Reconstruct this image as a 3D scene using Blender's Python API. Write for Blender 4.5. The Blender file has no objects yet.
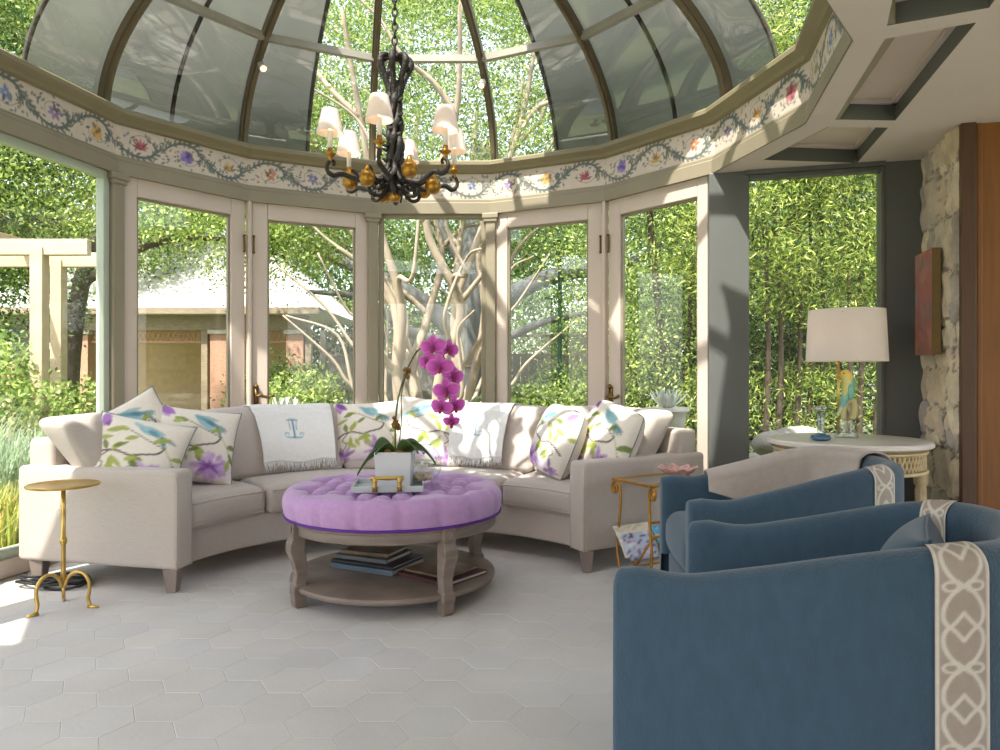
import bpy, bmesh, math, random
import numpy as np
from mathutils import Vector, Matrix
from mathutils.geometry import tessellate_polygon
PI = math.pi
sin, cos, rad = math.sin, math.cos, math.radians
SC = bpy.context.scene
COL = SC.collection

# ---------------------------------------------------------------- helpers
def s2l(c):
    c = c / 255.0
    return c / 12.92 if c <= 0.04045 else ((c + 0.055) / 1.055) ** 2.4
def rgb(r, g, b): return (s2l(r), s2l(g), s2l(b))

def tag(o, label=None, cat=None, group=None, kind=None):
    if label: o['label'] = label
    if cat: o['category'] = cat
    if group: o['group'] = group
    if kind: o['kind'] = kind
    return o

def empty(name, loc=(0, 0, 0), rz=0.0):
    o = bpy.data.objects.new(name, None)
    o.empty_display_size = 0.1
    COL.objects.link(o)
    o.location = loc
    o.rotation_euler = (0, 0, rz)
    return o

def copy_tree(o, parent=None):
    c = o.copy(); COL.objects.link(c)
    if parent: c.parent = parent
    for ch in list(o.children): copy_tree(ch, c)
    return c

class MB:
    """collects vertices and faces for ONE mesh object"""
    def __init__(s): s.v = []; s.f = []; s.m = []; s.c = []; s.cur = 0
    def add(s, verts, faces, col=None, mi=None):
        b = len(s.v)
        s.v.extend([tuple(p) for p in verts])
        for f in faces:
            s.f.append(tuple(i + b for i in f)); s.m.append(s.cur if mi is None else mi)
        if col is not None:
            if len(s.c) < b: s.c.extend([(1, 1, 1)] * (b - len(s.c)))
            if isinstance(col, tuple): s.c.extend([col] * len(verts))
            else: s.c.extend([tuple(q) for q in col])
        return s
    def box(s, c, size, rz=0.0, mat=None):
        x, y, z = size[0] / 2, size[1] / 2, size[2] / 2
        pts = [Vector(p) for p in ((-x,-y,-z),(x,-y,-z),(x,y,-z),(-x,y,-z),(-x,-y,z),(x,-y,z),(x,y,z),(-x,y,z))]
        M_ = mat if mat is not None else Matrix.Rotation(rz, 3, 'Z')
        pts = [M_ @ p + Vector(c) for p in pts]
        return s.add(pts, [(0,3,2,1),(4,5,6,7),(0,1,5,4),(1,2,6,5),(2,3,7,6),(3,0,4,7)])
    def bar(s, p0, p1, w, h, up=(0, 0, 1)):
        p0, p1 = Vector(p0), Vector(p1)
        d = (p1 - p0)
        t = d.normalized(); u = Vector(up)
        if abs(t.dot(u)) > 0.98: u = Vector((1, 0, 0))
        a = t.cross(u).normalized(); b = a.cross(t).normalized()
        M_ = Matrix((a, t, b)).transposed()
        return s.box((p0 + p1) / 2, (w, d.length, h), mat=M_)
    def tube(s, pts, r, n=8, closed=False, cap=True, flat=1.0):
        pts = [Vector(p) for p in pts]; N = len(pts)
        rr = r if hasattr(r, '__len__') else [r] * N
        prev = None; vs = []
        for i, p in enumerate(pts):
            a = pts[(i - 1) % N] if (closed or i > 0) else pts[i]
            b = pts[(i + 1) % N] if (closed or i < N - 1) else pts[i]
            t = (b - a)
            t = t.normalized() if t.length > 1e-9 else Vector((0, 0, 1))
            if prev is None:
                u = Vector((0, 0, 1)) if abs(t.z) < 0.9 else Vector((1, 0, 0))
                u = (u - t * u.dot(t)).normalized()
            else:
                u = prev - t * prev.dot(t)
                u = u.normalized() if u.length > 1e-6 else Vector((1, 0, 0))
            prev = u; w = t.cross(u)
            for k in range(n):
                q = 2 * PI * k / n
                vs.append(p + u * (rr[i] * cos(q)) + w * (rr[i] * flat * sin(q)))
        fs = []
        M_ = N if closed else N - 1
        for i in range(M_):
            for k in range(n):
                a = i * n + k; b = i * n + (k + 1) % n
                c = ((i + 1) % N) * n + (k + 1) % n; d = ((i + 1) % N) * n + k
                fs.append((a, b, c, d))
        if cap and not closed:
            fs.append(tuple(range(n - 1, -1, -1))); fs.append(tuple((N - 1) * n + k for k in range(n)))
        return s.add(vs, fs)
    def lathe(s, prof, n=24, c=(0, 0, 0), sx=1.0, sy=1.0, seg=None, cap=True):
        vs = []; fs = []; m = len(prof)
        for k in range(n):
            q = 2 * PI * k / n
            for (r, z) in prof: vs.append((c[0] + r * cos(q) * sx, c[1] + r * sin(q) * sy, c[2] + z))
        for k in range(n):
            for i in range(m - 1):
                a = k * m + i; b = ((k + 1) % n) * m + i
                fs.append((a, b, b + 1, a + 1))
        if cap:
            if prof[0][0] > 1e-6: fs.append(tuple(k * m for k in range(n - 1, -1, -1)))
            if prof[-1][0] > 1e-6: fs.append(tuple(k * m + m - 1 for k in range(n)))
        return s.add(vs, fs)
    def ball(s, c, r, n=12, sx=1, sy=1, sz=1):
        m = n
        prof = [(max(1e-5, r * sin(PI * i / m)), -r * cos(PI * i / m) * sz) for i in range(m + 1)]
        return s.lathe(prof, n=n + 4, c=c, sx=sx, sy=sy, cap=False)
    def prism(s, poly, z0, z1):
        n = len(poly)
        vs = [(x, y, z0) for x, y in poly] + [(x, y, z1) for x, y in poly]
        fs = [tuple(range(n - 1, -1, -1)), tuple(range(n, 2 * n))]
        fs += [(i, (i + 1) % n, n + (i + 1) % n, n + i) for i in range(n)]
        return s.add(vs, fs)
    def grid(s, fn, nu, nv, col=None, closeu=False):
        vs = []; cs = []
        for i in range(nu + 1):
            for j in range(nv + 1):
                vs.append(fn(i / nu, j / nv))
                if col: cs.append(col(i / nu, j / nv))
        fs = [(i * (nv + 1) + j, (i + 1) * (nv + 1) + j, (i + 1) * (nv + 1) + j + 1, i * (nv + 1) + j + 1) for i in range(nu) for j in range(nv)]
        return s.add(vs, fs, cs if col else None)
    def softbox(s, size, rad_, n=8, bulge=(0, 0, 0), mapf=None):
        """rounded box centred on origin with bulging faces, pushed through mapf(Vector)->point"""
        hx, hy, hz = size[0] / 2, size[1] / 2, size[2] / 2
        r = min(rad_, hx, hy, hz)
        key = {}; vs = []; fs = []
        nn = n if hasattr(n, '__len__') else (n, n, n)
        def lin(k, h):
            # parameter points denser at the rounded rims
            m = max(2, k)
            inner = [(-h + r) + (2 * (h - r)) * i / m for i in range(m + 1)]
            e = [h - r + r * t for t in (0.35, 0.7, 1.0)]
            return [-q for q in reversed(e)] + inner + e
        X, Y, Z = lin(nn[0], hx), lin(nn[1], hy), lin(nn[2], hz)
        def put(x, y, z):
            k = (round(x, 6), round(y, 6), round(z, 6))
            if k in key: return key[k]
            p = Vector((x, y, z))
            q = Vector((max(-hx + r, min(hx - r, x)), max(-hy + r, min(hy - r, y)), max(-hz + r, min(hz - r, z))))
            d = p - q
            if d.length > 1e-9: p = q + d.normalized() * r
            u, v, w = x / hx, y / hy, z / hz
            g = lambda a: max(0.0, 1 - a * a)
            p.x += bulge[0] * u * g(v) * g(w); p.y += bulge[1] * v * g(u) * g(w); p.z += bulge[2] * w * g(u) * g(v)
            key[k] = len(vs); vs.append(mapf(p) if mapf else p)
            return key[k]
        def face(A, B, f, flip):
            for i in range(len(A) - 1):
                for j in range(len(B) - 1):
                    q = [put(*f(A[i], B[j])), put(*f(A[i + 1], B[j])), put(*f(A[i + 1], B[j + 1])), put(*f(A[i], B[j + 1]))]
                    fs.append(tuple(q[::-1] if flip else q))
        for sg in (-1, 1):
            face(X, Y, lambda a, b: (a, b, sg * hz), sg < 0)
            face(Y, Z, lambda a, b: (sg * hx, a, b), sg < 0)
            face(X, Z, lambda a, b: (a, sg * hy, b), sg > 0)
        return s.add(vs, fs)
    def build(s, name, mats, parent=None, smooth=False, bevel=0.0, kind=None, label=None, angle=None):
        me = bpy.data.meshes.new(name)
        me.from_pydata(s.v, [], s.f)
        mats = mats if isinstance(mats, (list, tuple)) else [mats]
        for m in mats: me.materials.append(m)
        if len(mats) > 1: me.polygons.foreach_set('material_index', s.m)
        if s.c:
            cc = np.ones((len(s.v), 4), np.float32); cc[:len(s.c), :3] = np.array(s.c, np.float32)
            at = me.color_attributes.new('Col', 'FLOAT_COLOR', 'POINT'); at.data.foreach_set('color', cc.ravel())
        if smooth: me.polygons.foreach_set('use_smooth', [True] * len(s.f))
        me.update()
        if angle is not None:
            me.polygons.foreach_set('use_smooth', [True] * len(s.f))
            me.set_sharp_from_angle(angle=rad(angle))
        o = bpy.data.objects.new(name, me); COL.objects.link(o)
        if parent is not None: o.parent = parent
        if bevel > 0:
            b = o.modifiers.new('Bevel', 'BEVEL'); b.width = bevel; b.segments = 2; b.limit_method = 'ANGLE'; b.angle_limit = rad(40)
        if kind: o['kind'] = kind
        if label: o['label'] = label
        return o

def soup(name, V, k, mat, parent=None, col=None, smooth=False):
    """numpy vertex soup: each run of k vertices is one polygon"""
    n = len(V) // k
    me = bpy.data.meshes.new(name)
    me.vertices.add(len(V)); me.vertices.foreach_set('co', np.ascontiguousarray(V, np.float32).ravel())
    me.loops.add(len(V)); me.loops.foreach_set('vertex_index', np.arange(len(V), dtype=np.int32))
    me.polygons.add(n)
    me.polygons.foreach_set('loop_start', np.arange(0, len(V), k, dtype=np.int32))
    me.materials.append(mat)
    if col is not None:
        cc = np.ones((len(V), 4), np.float32); cc[:, :3] = col
        at = me.color_attributes.new('Col', 'FLOAT_COLOR', 'POINT'); at.data.foreach_set('color', cc.ravel())
    me.update(calc_edges=True); me.validate()
    o = bpy.data.objects.new(name, me); COL.objects.link(o)
    if parent is not None: o.parent = parent
    return o

def spline(pts, n=10):
    """Catmull-Rom through pts"""
    P = [Vector(p) for p in pts]; out = []
    for i in range(len(P) - 1):
        a = P[i - 1] if i > 0 else P[i] * 2 - P[i + 1]
        b, c = P[i], P[i + 1]
        d = P[i + 2] if i + 2 < len(P) else P[i + 1] * 2 - P[i]
        for k in range(n):
            t = k / n
            out.append(0.5 * ((2 * b) + (c - a) * t + (2 * a - 5 * b + 4 * c - d) * t * t + (3 * b - a - 3 * c + d) * t ** 3))
    out.append(P[-1]); return out

# -------------------------------------------------- painted pattern canvas
class Canvas:
    def __init__(s, w, h, px, bg):
        s.w, s.h, s.px = w, h, px
        s.nx, s.ny = int(w * px), int(h * px)
        s.a = np.empty((s.ny, s.nx, 3)); s.a[:] = rgb(*bg)
        x = (np.arange(s.nx) + .5) / px; y = (np.arange(s.ny) + .5) / px
        s.X, s.Y = np.meshgrid(x, y)
    def _mix(s, m, col, sl):
        c = np.array(rgb(*col)); m = m[..., None]
        s.a[sl] = s.a[sl] * (1 - m) + c * m
    def _win(s, x0, x1, y0, y1):
        i0 = max(0, int(x0 * s.px) - 1); i1 = min(s.nx, int(x1 * s.px) + 2)
        j0 = max(0, int(y0 * s.px) - 1); j1 = min(s.ny, int(y1 * s.px) + 2)
        return (slice(j0, j1), slice(i0, i1)) if i1 > i0 and j1 > j0 else None
    def ell(s, cx, cy, rx, ry, col, rot=0.0, al=1.0, soft=0.0):
        m = max(rx, ry) * 1.1 + 1 / s.px
        sl = s._win(cx - m, cx + m, cy - m, cy + m)
        if sl is None: return s
        x = s.X[sl] - cx; y = s.Y[sl] - cy; c, q = cos(rot), sin(rot)
        d = np.sqrt(((c * x + q * y) / rx) ** 2 + ((-q * x + c * y) / ry) ** 2)
        w = max(soft, 0.7 / (s.px * min(rx, ry)))
        s._mix(np.clip((1 - d) / w + .5, 0, 1) * al, col, sl); return s
    def leaf(s, x, y, L, W, rot, col, al=1.0):
        cx, cy = x + cos(rot) * L / 2, y + sin(rot) * L / 2
        m = L * .6 + 1 / s.px
        sl = s._win(cx - m, cx + m, cy - m, cy + m)
        if sl is None: return s
        X = s.X[sl] - x; Y = s.Y[sl] - y; c, q = cos(rot), sin(rot)
        u = (c * X + q * Y) / L; v = -q * X + c * Y
        hw = W / 2 * np.sin(np.clip(u, 0, 1) * PI) ** .8
        s._mix(np.clip((hw - np.abs(v)) * s.px + .5, 0, 1) * ((u > 0) & (u < 1)) * al, col, sl); return s
    def line(s, pts, w, col, al=1.0):
        w1 = w if not hasattr(w, '__len__') else max(w)
        xs = [p[0] for p in pts]; ys = [p[1] for p in pts]
        sl = s._win(min(xs) - w1, max(xs) + w1, min(ys) - w1, max(ys) + w1)
        if sl is None: return s
        X, Y = s.X[sl], s.Y[sl]; M_ = np.zeros_like(X)
        n = len(pts) - 1
        for i in range(n):
            (x0, y0), (x1, y1) = pts[i][:2], pts[i + 1][:2]
            ww = w if not hasattr(w, '__len__') else w[0] + (w[1] - w[0]) * i / n
            dx, dy = x1 - x0, y1 - y0; L2 = dx * dx + dy * dy + 1e-12
            t = np.clip(((X - x0) * dx + (Y - y0) * dy) / L2, 0, 1)
            d = np.hypot(X - x0 - t * dx, Y - y0 - t * dy)
            M_ = np.maximum(M_, np.clip((ww / 2 - d) * s.px + .5, 0, 1))
        s._mix(M_ * al, col, sl); return s
    def curve(s, pts, w, col, n=8, al=1.0):
        return s.line([(p.x, p.y) for p in spline([(a, b, 0) for a, b in pts], n)], w, col, al)
    def get(s, u, v):
        """colour at u,v in 0..1 (bilinear)"""
        x = min(max(u * s.nx - .5, 0), s.nx - 1.001); y = min(max(v * s.ny - .5, 0), s.ny - 1.001)
        i, j = int(x), int(y); fx, fy = x - i, y - j
        a = s.a
        c = (a[j, i] * (1 - fx) + a[j, i + 1] * fx) * (1 - fy) + (a[j + 1, i] * (1 - fx) + a[j + 1, i + 1] * fx) * fy
        return (float(c[0]), float(c[1]), float(c[2]))

# ---------------------------------------------------------------- materials
def new_mat(name):
    m = bpy.data.materials.new(name); m.use_nodes = True
    nt = m.node_tree; nt.nodes.clear()
    out = nt.nodes.new('ShaderNodeOutputMaterial')
    return m, nt, out
def N_(nt, t, **kw):
    n = nt.nodes.new(t)
    for k, v in kw.items():
        if hasattr(n, k) and not k[0].isupper(): setattr(n, k, v)
    return n
def M(name, col, rough=.6, metal=0.0, var=.12, scale=8.0, stretch=(1, 1, 1), bump=0.0, bscale=None, attr=False, spec=.5, sheen=0.0, emit=None, estr=0.0, detail=4.0, trans=0.0):
    m, nt, out = new_mat(name)
    b = N_(nt, 'ShaderNodeBsdfPrincipled')
    tc = N_(nt, 'ShaderNodeTexCoord'); mp = N_(nt, 'ShaderNodeMapping')
    mp.inputs['Scale'].default_value = stretch
    nt.links.new(tc.outputs['Object'], mp.inputs['Vector'])
    nz = N_(nt, 'ShaderNodeTexNoise'); nz.inputs['Scale'].default_value = scale; nz.inputs['Detail'].default_value = detail
    nt.links.new(mp.outputs['Vector'], nz.inputs['Vector'])
    mr = N_(nt, 'ShaderNodeMapRange')
    mr.inputs['From Min'].default_value = .3; mr.inputs['From Max'].default_value = .7
    mr.inputs['To Min'].default_value = 1 - var; mr.inputs['To Max'].default_value = 1 + var
    nt.links.new(nz.outputs['Fac'], mr.inputs['Value'])
    vm = N_(nt, 'ShaderNodeVectorMath', operation='SCALE')
    if attr:
        at = N_(nt, 'ShaderNodeAttribute'); at.attribute_name = 'Col'
        nt.links.new(at.outputs['Color'], vm.inputs[0])
    else:
        vm.inputs[0].default_value = rgb(*col)
    nt.links.new(mr.outputs['Result'], vm.inputs['Scale'])
    nt.links.new(vm.outputs['Vector'], b.inputs['Base Color'])
    b.inputs['Roughness'].default_value = rough; b.inputs['Metallic'].default_value = metal
    b.inputs['Specular IOR Level'].default_value = spec
    if sheen: b.inputs['Sheen Weight'].default_value = sheen; b.inputs['Sheen Roughness'].default_value = .5
    if emit: b.inputs['Emission Color'].default_value = (*rgb(*emit), 1); b.inputs['Emission Strength'].default_value = estr
    if bump:
        n2 = N_(nt, 'ShaderNodeTexNoise'); n2.inputs['Scale'].default_value = bscale or scale * 6; n2.inputs['Detail'].default_value = 3
        nt.links.new(mp.outputs['Vector'], n2.inputs['Vector'])
        bp = N_(nt, 'ShaderNodeBump'); bp.inputs['Strength'].default_value = bump; bp.inputs['Distance'].default_value = .01
        nt.links.new(n2.outputs['Fac'], bp.inputs['Height']); nt.links.new(bp.outputs['Normal'], b.inputs['Normal'])
    sh = b.outputs['BSDF']
    if trans:
        tr = N_(nt, 'ShaderNodeBsdfTranslucent'); nt.links.new(vm.outputs['Vector'], tr.inputs['Color'])
        mx = N_(nt, 'ShaderNodeMixShader'); mx.inputs['Fac'].default_value = trans
        nt.links.new(sh, mx.inputs[1]); nt.links.new(tr.outputs['BSDF'], mx.inputs[2]); sh = mx.outputs['Shader']
    nt.links.new(sh, out.inputs['Surface'])
    return m
def glass(name, tint=(1, 1, 1), ior=1.45, rough=0.0, gain=1.0):
    """thin pane: see-through with Fresnel reflection"""
    m, nt, out = new_mat(name)
    t = N_(nt, 'ShaderNodeBsdfTransparent'); t.inputs['Color'].default_value = (*tint, 1)
    g = N_(nt, 'ShaderNodeBsdfGlossy'); g.inputs['Roughness'].default_value = rough
    lw = N_(nt, 'ShaderNodeLayerWeight'); lw.inputs['Blend'].default_value = .5
    f0 = ((ior - 1) / (ior + 1)) ** 2 * gain
    pw = N_(nt, 'ShaderNodeMath', operation='POWER'); pw.inputs[1].default_value = 5
    nt.links.new(lw.outputs['Facing'], pw.inputs[0])
    mu = N_(nt, 'ShaderNodeMath', operation='MULTIPLY_ADD'); mu.inputs[1].default_value = 1 - f0; mu.inputs[2].default_value = f0; mu.use_clamp = True
    nt.links.new(pw.outputs['Value'], mu.inputs[0])
    mx = N_(nt, 'ShaderNodeMixShader')
    nt.links.new(mu.outputs['Value'], mx.inputs['Fac'])
    nt.links.new(t.outputs['BSDF'], mx.inputs[1]); nt.links.new(g.outputs['BSDF'], mx.inputs[2])
    nt.links.new(mx.outputs['Shader'], out.inputs['Surface'])
    return m

m_floor = M('limestone_tile', (205, 203, 198), .7, var=.05, scale=3, attr=True, bump=.08, bscale=60)
m_white = M('warm_white_paint', (200, 184, 172), .5, var=.03, scale=3)
m_olive2 = M('bronze_olive_paint', (132, 122, 94), .5, var=.06, scale=4)
m_olive = M('olive_paint', (142, 132, 112), .5, var=.06, scale=4)
m_green = M('grey_green_paint', (90, 92, 90), .5, var=.06, scale=4)
m_rib = M('bronze_rib', (108, 96, 72), .45, metal=.3, var=.1, scale=6)
m_bar = M('pale_metal_bar', (176, 172, 160), .4, metal=.2, var=.06, scale=6)
m_ceil = M('plaster', (206, 194, 186), .8, var=.03, scale=2)
m_tan = M('beadboard', (222, 208, 188), .7, var=.04, scale=2)
m_frieze = M('painted_frieze', (205, 195, 180), .7, var=.04, scale=20, attr=True)
m_stone = M('rough_stone', (150, 140, 130), .9, var=.22, scale=9, attr=True, bump=.8, bscale=50)
m_wood_panel = M('oak_panel', (124, 77, 26), .55, var=.14, scale=5, stretch=(9, 9, .7), bump=.1)
m_wood_dark = M('dark_wood_trim', (80, 52, 32), .45, var=.14, scale=5, stretch=(9, 9, .7))
m_glass = glass('window_glass', (.97, .985, .97), 1.45)
m_dome_glass = glass('dome_glass', (.90, .92, .91), 1.5, gain=2.2)
m_shade = M('shade_cloth', (106, 107, 98), .8, var=.1, scale=1.2, trans=.5)
m_linen = M('oatmeal_linen', (183, 172, 164), .9, var=.06, scale=30, stretch=(1, 1, 9), bump=.25, bscale=160, sheen=.2)
m_linen_pipe = M('linen_piping', (180, 170, 158), .9, var=.06, scale=30)
m_greywood = M('limed_grey_wood', (124, 110, 100), .6, var=.2, scale=6, stretch=(1, 1, 5), bump=.2, bscale=40)
m_legwood = M('taupe_leg_wood', (132, 118, 110), .6, var=.15, scale=8, stretch=(1, 1, .3))
m_lilac = M('lilac_linen', (178, 138, 184), .85, var=.06, scale=40, bump=.2, bscale=220, sheen=.3)
m_purple = M('purple_piping', (84, 30, 130), .7, var=.08)
m_blue = M('blue_chenille', (48, 73, 92), .85, var=.10, scale=38, stretch=(1, 1, .45), bump=.3, bscale=160, sheen=.25)
m_band = M('woven_trim_band', (170, 160, 146), .85, var=.04, scale=60, attr=True, bump=.15, bscale=300)
m_throw = M('taupe_throw', (176, 164, 156), .95, var=.05, scale=30, bump=.2, bscale=200, sheen=.3)
m_gold = M('gilt_metal', (196, 164, 92), .32, metal=.9, var=.1, scale=12, bump=.12, bscale=60)
m_gold2 = M('antique_gold_iron', (178, 128, 58), .4, metal=.8, var=.16, scale=20, bump=.15, bscale=60)
m_iron = M('dark_iron', (50, 46, 42), .55, metal=.35, var=.3, scale=40, bump=.6, bscale=70)
m_amber = M('gilded_gourd', (164, 120, 46), .28, metal=.75, var=.16, scale=20)
m_shade_w = M('lamp_shade_fabric', (240, 232, 226), .9, var=.02, scale=10, trans=.35)
m_candle = M('candle_sleeve', (236, 230, 220), .6, var=.02)
m_bulb = M('warm_bulb', (255, 214, 150), .4, var=0, emit=(255, 206, 150), estr=9)
m_pillow = M('floral_linen', (225, 218, 206), .9, var=.03, scale=50, attr=True, bump=.12, bscale=200)
m_towel = M('white_towel', (228, 226, 224), .95, var=.03, scale=40, attr=True, bump=.3, bscale=160)
m_fringe = M('towel_fringe', (214, 212, 210), .95, var=.08, scale=40)
m_pot = M('white_ceramic', (198, 198, 204), .3, var=.02)
m_leaf = M('orchid_leaf', (74, 100, 50), .4, var=.15, scale=12)
m_stem = M('orchid_stem', (88, 96, 46), .5, var=.15, scale=20)
m_bract = M('dry_moss', (128, 92, 44), .9, var=.25, scale=40, bump=.6)
m_petal = M('magenta_petal', (204, 80, 184), .6, var=.1, scale=30, trans=.3, attr=True)
m_lip = M('dark_petal_lip', (134, 20, 80), .6, var=.1, scale=30)
m_tray = M('pale_lucite_tray', (186, 192, 192), .15, var=.02)
m_clear = glass('clear_glass', (.90, .93, .93), 1.5, gain=3.0)
m_page = M('paper_pages', (206, 198, 184), .8, var=.06, scale=60, stretch=(1, 1, 12))
m_marble = M('pale_marble', (220, 212, 204), .3, var=.06, scale=5)
m_cream = M('carved_cream_wood', (206, 186, 146), .6, var=.14, scale=18, bump=.3, bscale=60)
m_cream_dark = M('carved_recess', (146, 122, 84), .8, var=.14, scale=18)
m_parrot = M('parrot_glaze', (120, 190, 130), .25, var=.05, scale=20, attr=True)
m_bluegl = M('blue_glass', (60, 100, 128), .15, var=.1)
m_brass = M('aged_brass', (120, 92, 52), .4, metal=.8, var=.2, scale=30)
m_hinge = M('hinge_metal', (70, 64, 56), .5, metal=.5, var=.15)
m_art = M('canvas_paint', (170, 90, 80), .7, var=.08, scale=20, attr=True)
m_foliage = M('leaves', (90, 120, 50), .55, var=.12, scale=4, attr=True, trans=.42, spec=.35)
m_pinkglass = M('rose_crystal', (196, 150, 140), .12, var=.3, scale=40)
m_cable = M('black_cable', (28, 28, 30), .5, var=.1)
SUN_EL, SUN_AZ = rad(56), rad(180 + 28)      # sun high behind the camera, a little to its left
SUN_STR, SKY_STR, EXPOSURE = 9.5, .50, .32
SKY_WHITE = (4.9, 4.9, 5.15)
SHADES = [(-3, -2, 76), (-2, -1, 76), (1, 2, 76), (2, 2.9, 76), (4.2, 5, 55), (5, 6, 55), (6, 7, 55), (7, 8, 55), (8, 9, 55), (9, 10, 55)]  # shallower rear panels are unseen, added to keep sun off ottoman and floor
# ---------------------------------------------------------------- the round conservatory
CX, CY, R, NF = -0.553, 3.735, 2.14, 14
TH = 2 * PI / NF
APO = R * cos(TH / 2)
SW = 2 * R * sin(TH / 2)
Z_TRIM, Z_BAND, Z_CROWN, Z_DOME = 2.41, 2.535, 2.735, 2.83
def corner(k, off=0.0):
    """corner between facet k-.5 and k+.5 (k half-integer), pushed outward by off"""
    a = k * TH; q = R + off / cos(TH / 2)
    return (CX + q * sin(a), CY + q * cos(a))
def facet_empty(name, k, off=0.0):
    a = k * TH
    return empty(name, (CX + (APO + off) * sin(a), CY + (APO + off) * cos(a), 0), -a)

def ring(prof):
    mb = MB(); n = len(prof); vs = []; fs = []
    for i in range(NF):
        for (o, z) in prof:
            x, y = corner(i + .5, o); vs.append((x, y, z))
    for i in range(NF):
        for j in range(n):
            a = i * n + j; b = i * n + (j + 1) % n; c = ((i + 1) % NF) * n + (j + 1) % n; d = ((i + 1) % NF) * n + j
            fs.append((a, d, c, b))
    return mb.add(vs, fs)
t = ring([(0, Z_TRIM), (.16, Z_TRIM), (.16, Z_BAND), (.022, Z_BAND), (.012, Z_BAND - .012), (.012, Z_BAND - .03), (0, Z_BAND - .04)]).build('trim_1', m_olive)
tag(t, 'olive painted moulding running round below the painted frieze', 'moulding', kind='structure')
t = ring([(.03, Z_CROWN), (.0, Z_CROWN + .01), (-.012, Z_CROWN + .03), (-.04, Z_CROWN + .05), (-.05, Z_CROWN + .058), (-.05, Z_DOME - .012), (-.04, Z_DOME), (.26, Z_DOME), (.26, Z_CROWN)]).build('trim_2', m_olive2)
tag(t, 'olive crown moulding running round above the painted frieze', 'moulding', kind='structure')

# painted frieze: scrolling vines with a row of flowers, painted on flat boards
FLW = [((176, 62, 78), 0), ((196, 158, 70), 1), ((74, 112, 178), 2), ((116, 84, 160), 2), ((198, 140, 48), 0), ((168, 56, 70), 1), ((112, 84, 186), 0), ((194, 150, 66), 1), ((190, 92, 54), 2), ((84, 84, 150), 2), ((200, 140, 60), 1)]
def frieze_canvas(k):
    rng = random.Random(100 + k)
    c = Canvas(SW, Z_CROWN - Z_BAND, 330, (204, 190, 176))
    H = c.h; mid = H / 2
    vine, leafc = (98, 104, 102), [(86, 100, 92), (104, 114, 94), (92, 102, 114), (118, 114, 104)]
    c.line([(0, .004), (SW, .004)], .006, (178, 168, 150)); c.line([(0, H - .004), (SW, H - .004)], .006, (178, 168, 150))
    n = 3; hw = SW / n / 2
    def acanthus(pts, w0, w1, side):
        P = spline([(a_, b_, 0) for a_, b_ in pts], 8); m = len(P)
        for i in range(m - 1):
            t_ = i / m; w_ = w0 + (w1 - w0) * sin(PI * t_)
            c.line([(P[i].x, P[i].y), (P[i + 1].x, P[i + 1].y)], w_, vine)
            if i % 3 == 1:
                d = P[i + 1] - P[i]; an = math.atan2(d.y, d.x)
                c.leaf(P[i].x, P[i].y, (.026 + .030 * sin(PI * t_)), .016, an + side * .7, rng.choice(leafc), .9)
                if rng.random() < .5: c.leaf(P[i].x, P[i].y, .030, .013, an - side * .8, rng.choice(leafc), .9)
    for i in range(n):
        cx = SW * (i + .5) / n; up = 1 if (i + k) % 2 else -1
        fy = mid - up * .004
        for j in range(3):
            x = cx + rng.uniform(-hw, hw); y = mid + rng.uniform(-.07, .07)
            c.ell(x, y, rng.uniform(.02, .045), rng.uniform(.012, .03), (216, 196, 176), rng.uniform(0, 3), .6, .7)
        acanthus([(cx - hw * 1.15, mid - up * .02), (cx - hw * .72, mid + up * .045), (cx - hw * .2, mid + up * .078), (cx + hw * .35, mid + up * .066), (cx + hw * .62, mid + up * .018), (cx + hw * .5, mid - up * .03)], .007, .018, up)
        acanthus([(cx + hw * .66, mid + up * .03), (cx + hw * .95, mid - up * .01), (cx + hw * 1.2, mid - up * .03)], .005, .008, -up)
        c.curve([(cx + hw * .5, mid - up * .03), (cx + hw * .12, mid - up * .062), (cx - hw * .36, mid - up * .04), (cx - hw * .42, mid + up * .01)], .004, vine, al=.8)
        for j in range(34):
            x = cx + rng.uniform(-hw, hw); y = rng.uniform(.016, H - .016)
            if math.hypot(x - cx, y - fy) < .046: continue
            c.leaf(x, y, rng.uniform(.018, .040), rng.uniform(.010, .016), rng.uniform(0, 2 * PI), rng.choice(leafc), .85)
        for j in range(4):
            x = cx + rng.choice((-1, 1)) * rng.uniform(hw * .5, hw); y = rng.uniform(.03, H - .03)
            c.ell(x, y, .007, .006, rng.choice([(98, 116, 150), (184, 132, 110), (190, 160, 104)]), 0, .8)
        col, kind = FLW[(i + 3 * k) % len(FLW)]
        col = tuple(int(q * .72 + 190 * .28 * .8) for q in col)
        dk = tuple(int(q * .66) for q in col); lt = tuple(min(255, int(q * 1.12)) for q in col)
        if kind == 0:
            for q in range(11):
                a = q * 2 * PI / 11 + rng.uniform(-.2, .2); r_ = rng.uniform(.014, .03)
                c.ell(cx + r_ * 1.25 * cos(a), fy + r_ * 1.25 * sin(a), .021, .014, rng.choice((lt, col, dk)), a, .8, .4)
            c.ell(cx, fy, .012, .012, dk, al=.8)
        elif kind == 1:
            for q in range(-3, 4):
                a = PI / 2 + q * .40 + rng.uniform(-.08, .08)
                c.leaf(cx + q * .004, fy - .036, rng.uniform(.065, .085), .016, a, rng.choice((col, lt, dk)), .9)
            for sg in (-1, 1): c.leaf(cx, fy - .026, .042, .012, PI / 2 + sg * 1.8, col, .9); c.leaf(cx, fy - .01, .036, .010, PI / 2 + sg * 1.3, dk, .8)
        else:
            for q in range(7):
                a = q * 2 * PI / 7 + rng.uniform(-.2, .2)
                c.leaf(cx, fy, rng.uniform(.036, .054), .022, a, rng.choice((col, dk, lt)), .85)
            c.ell(cx, fy, .008, .008, (206, 184, 124))
    return c
mb = MB()
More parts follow.
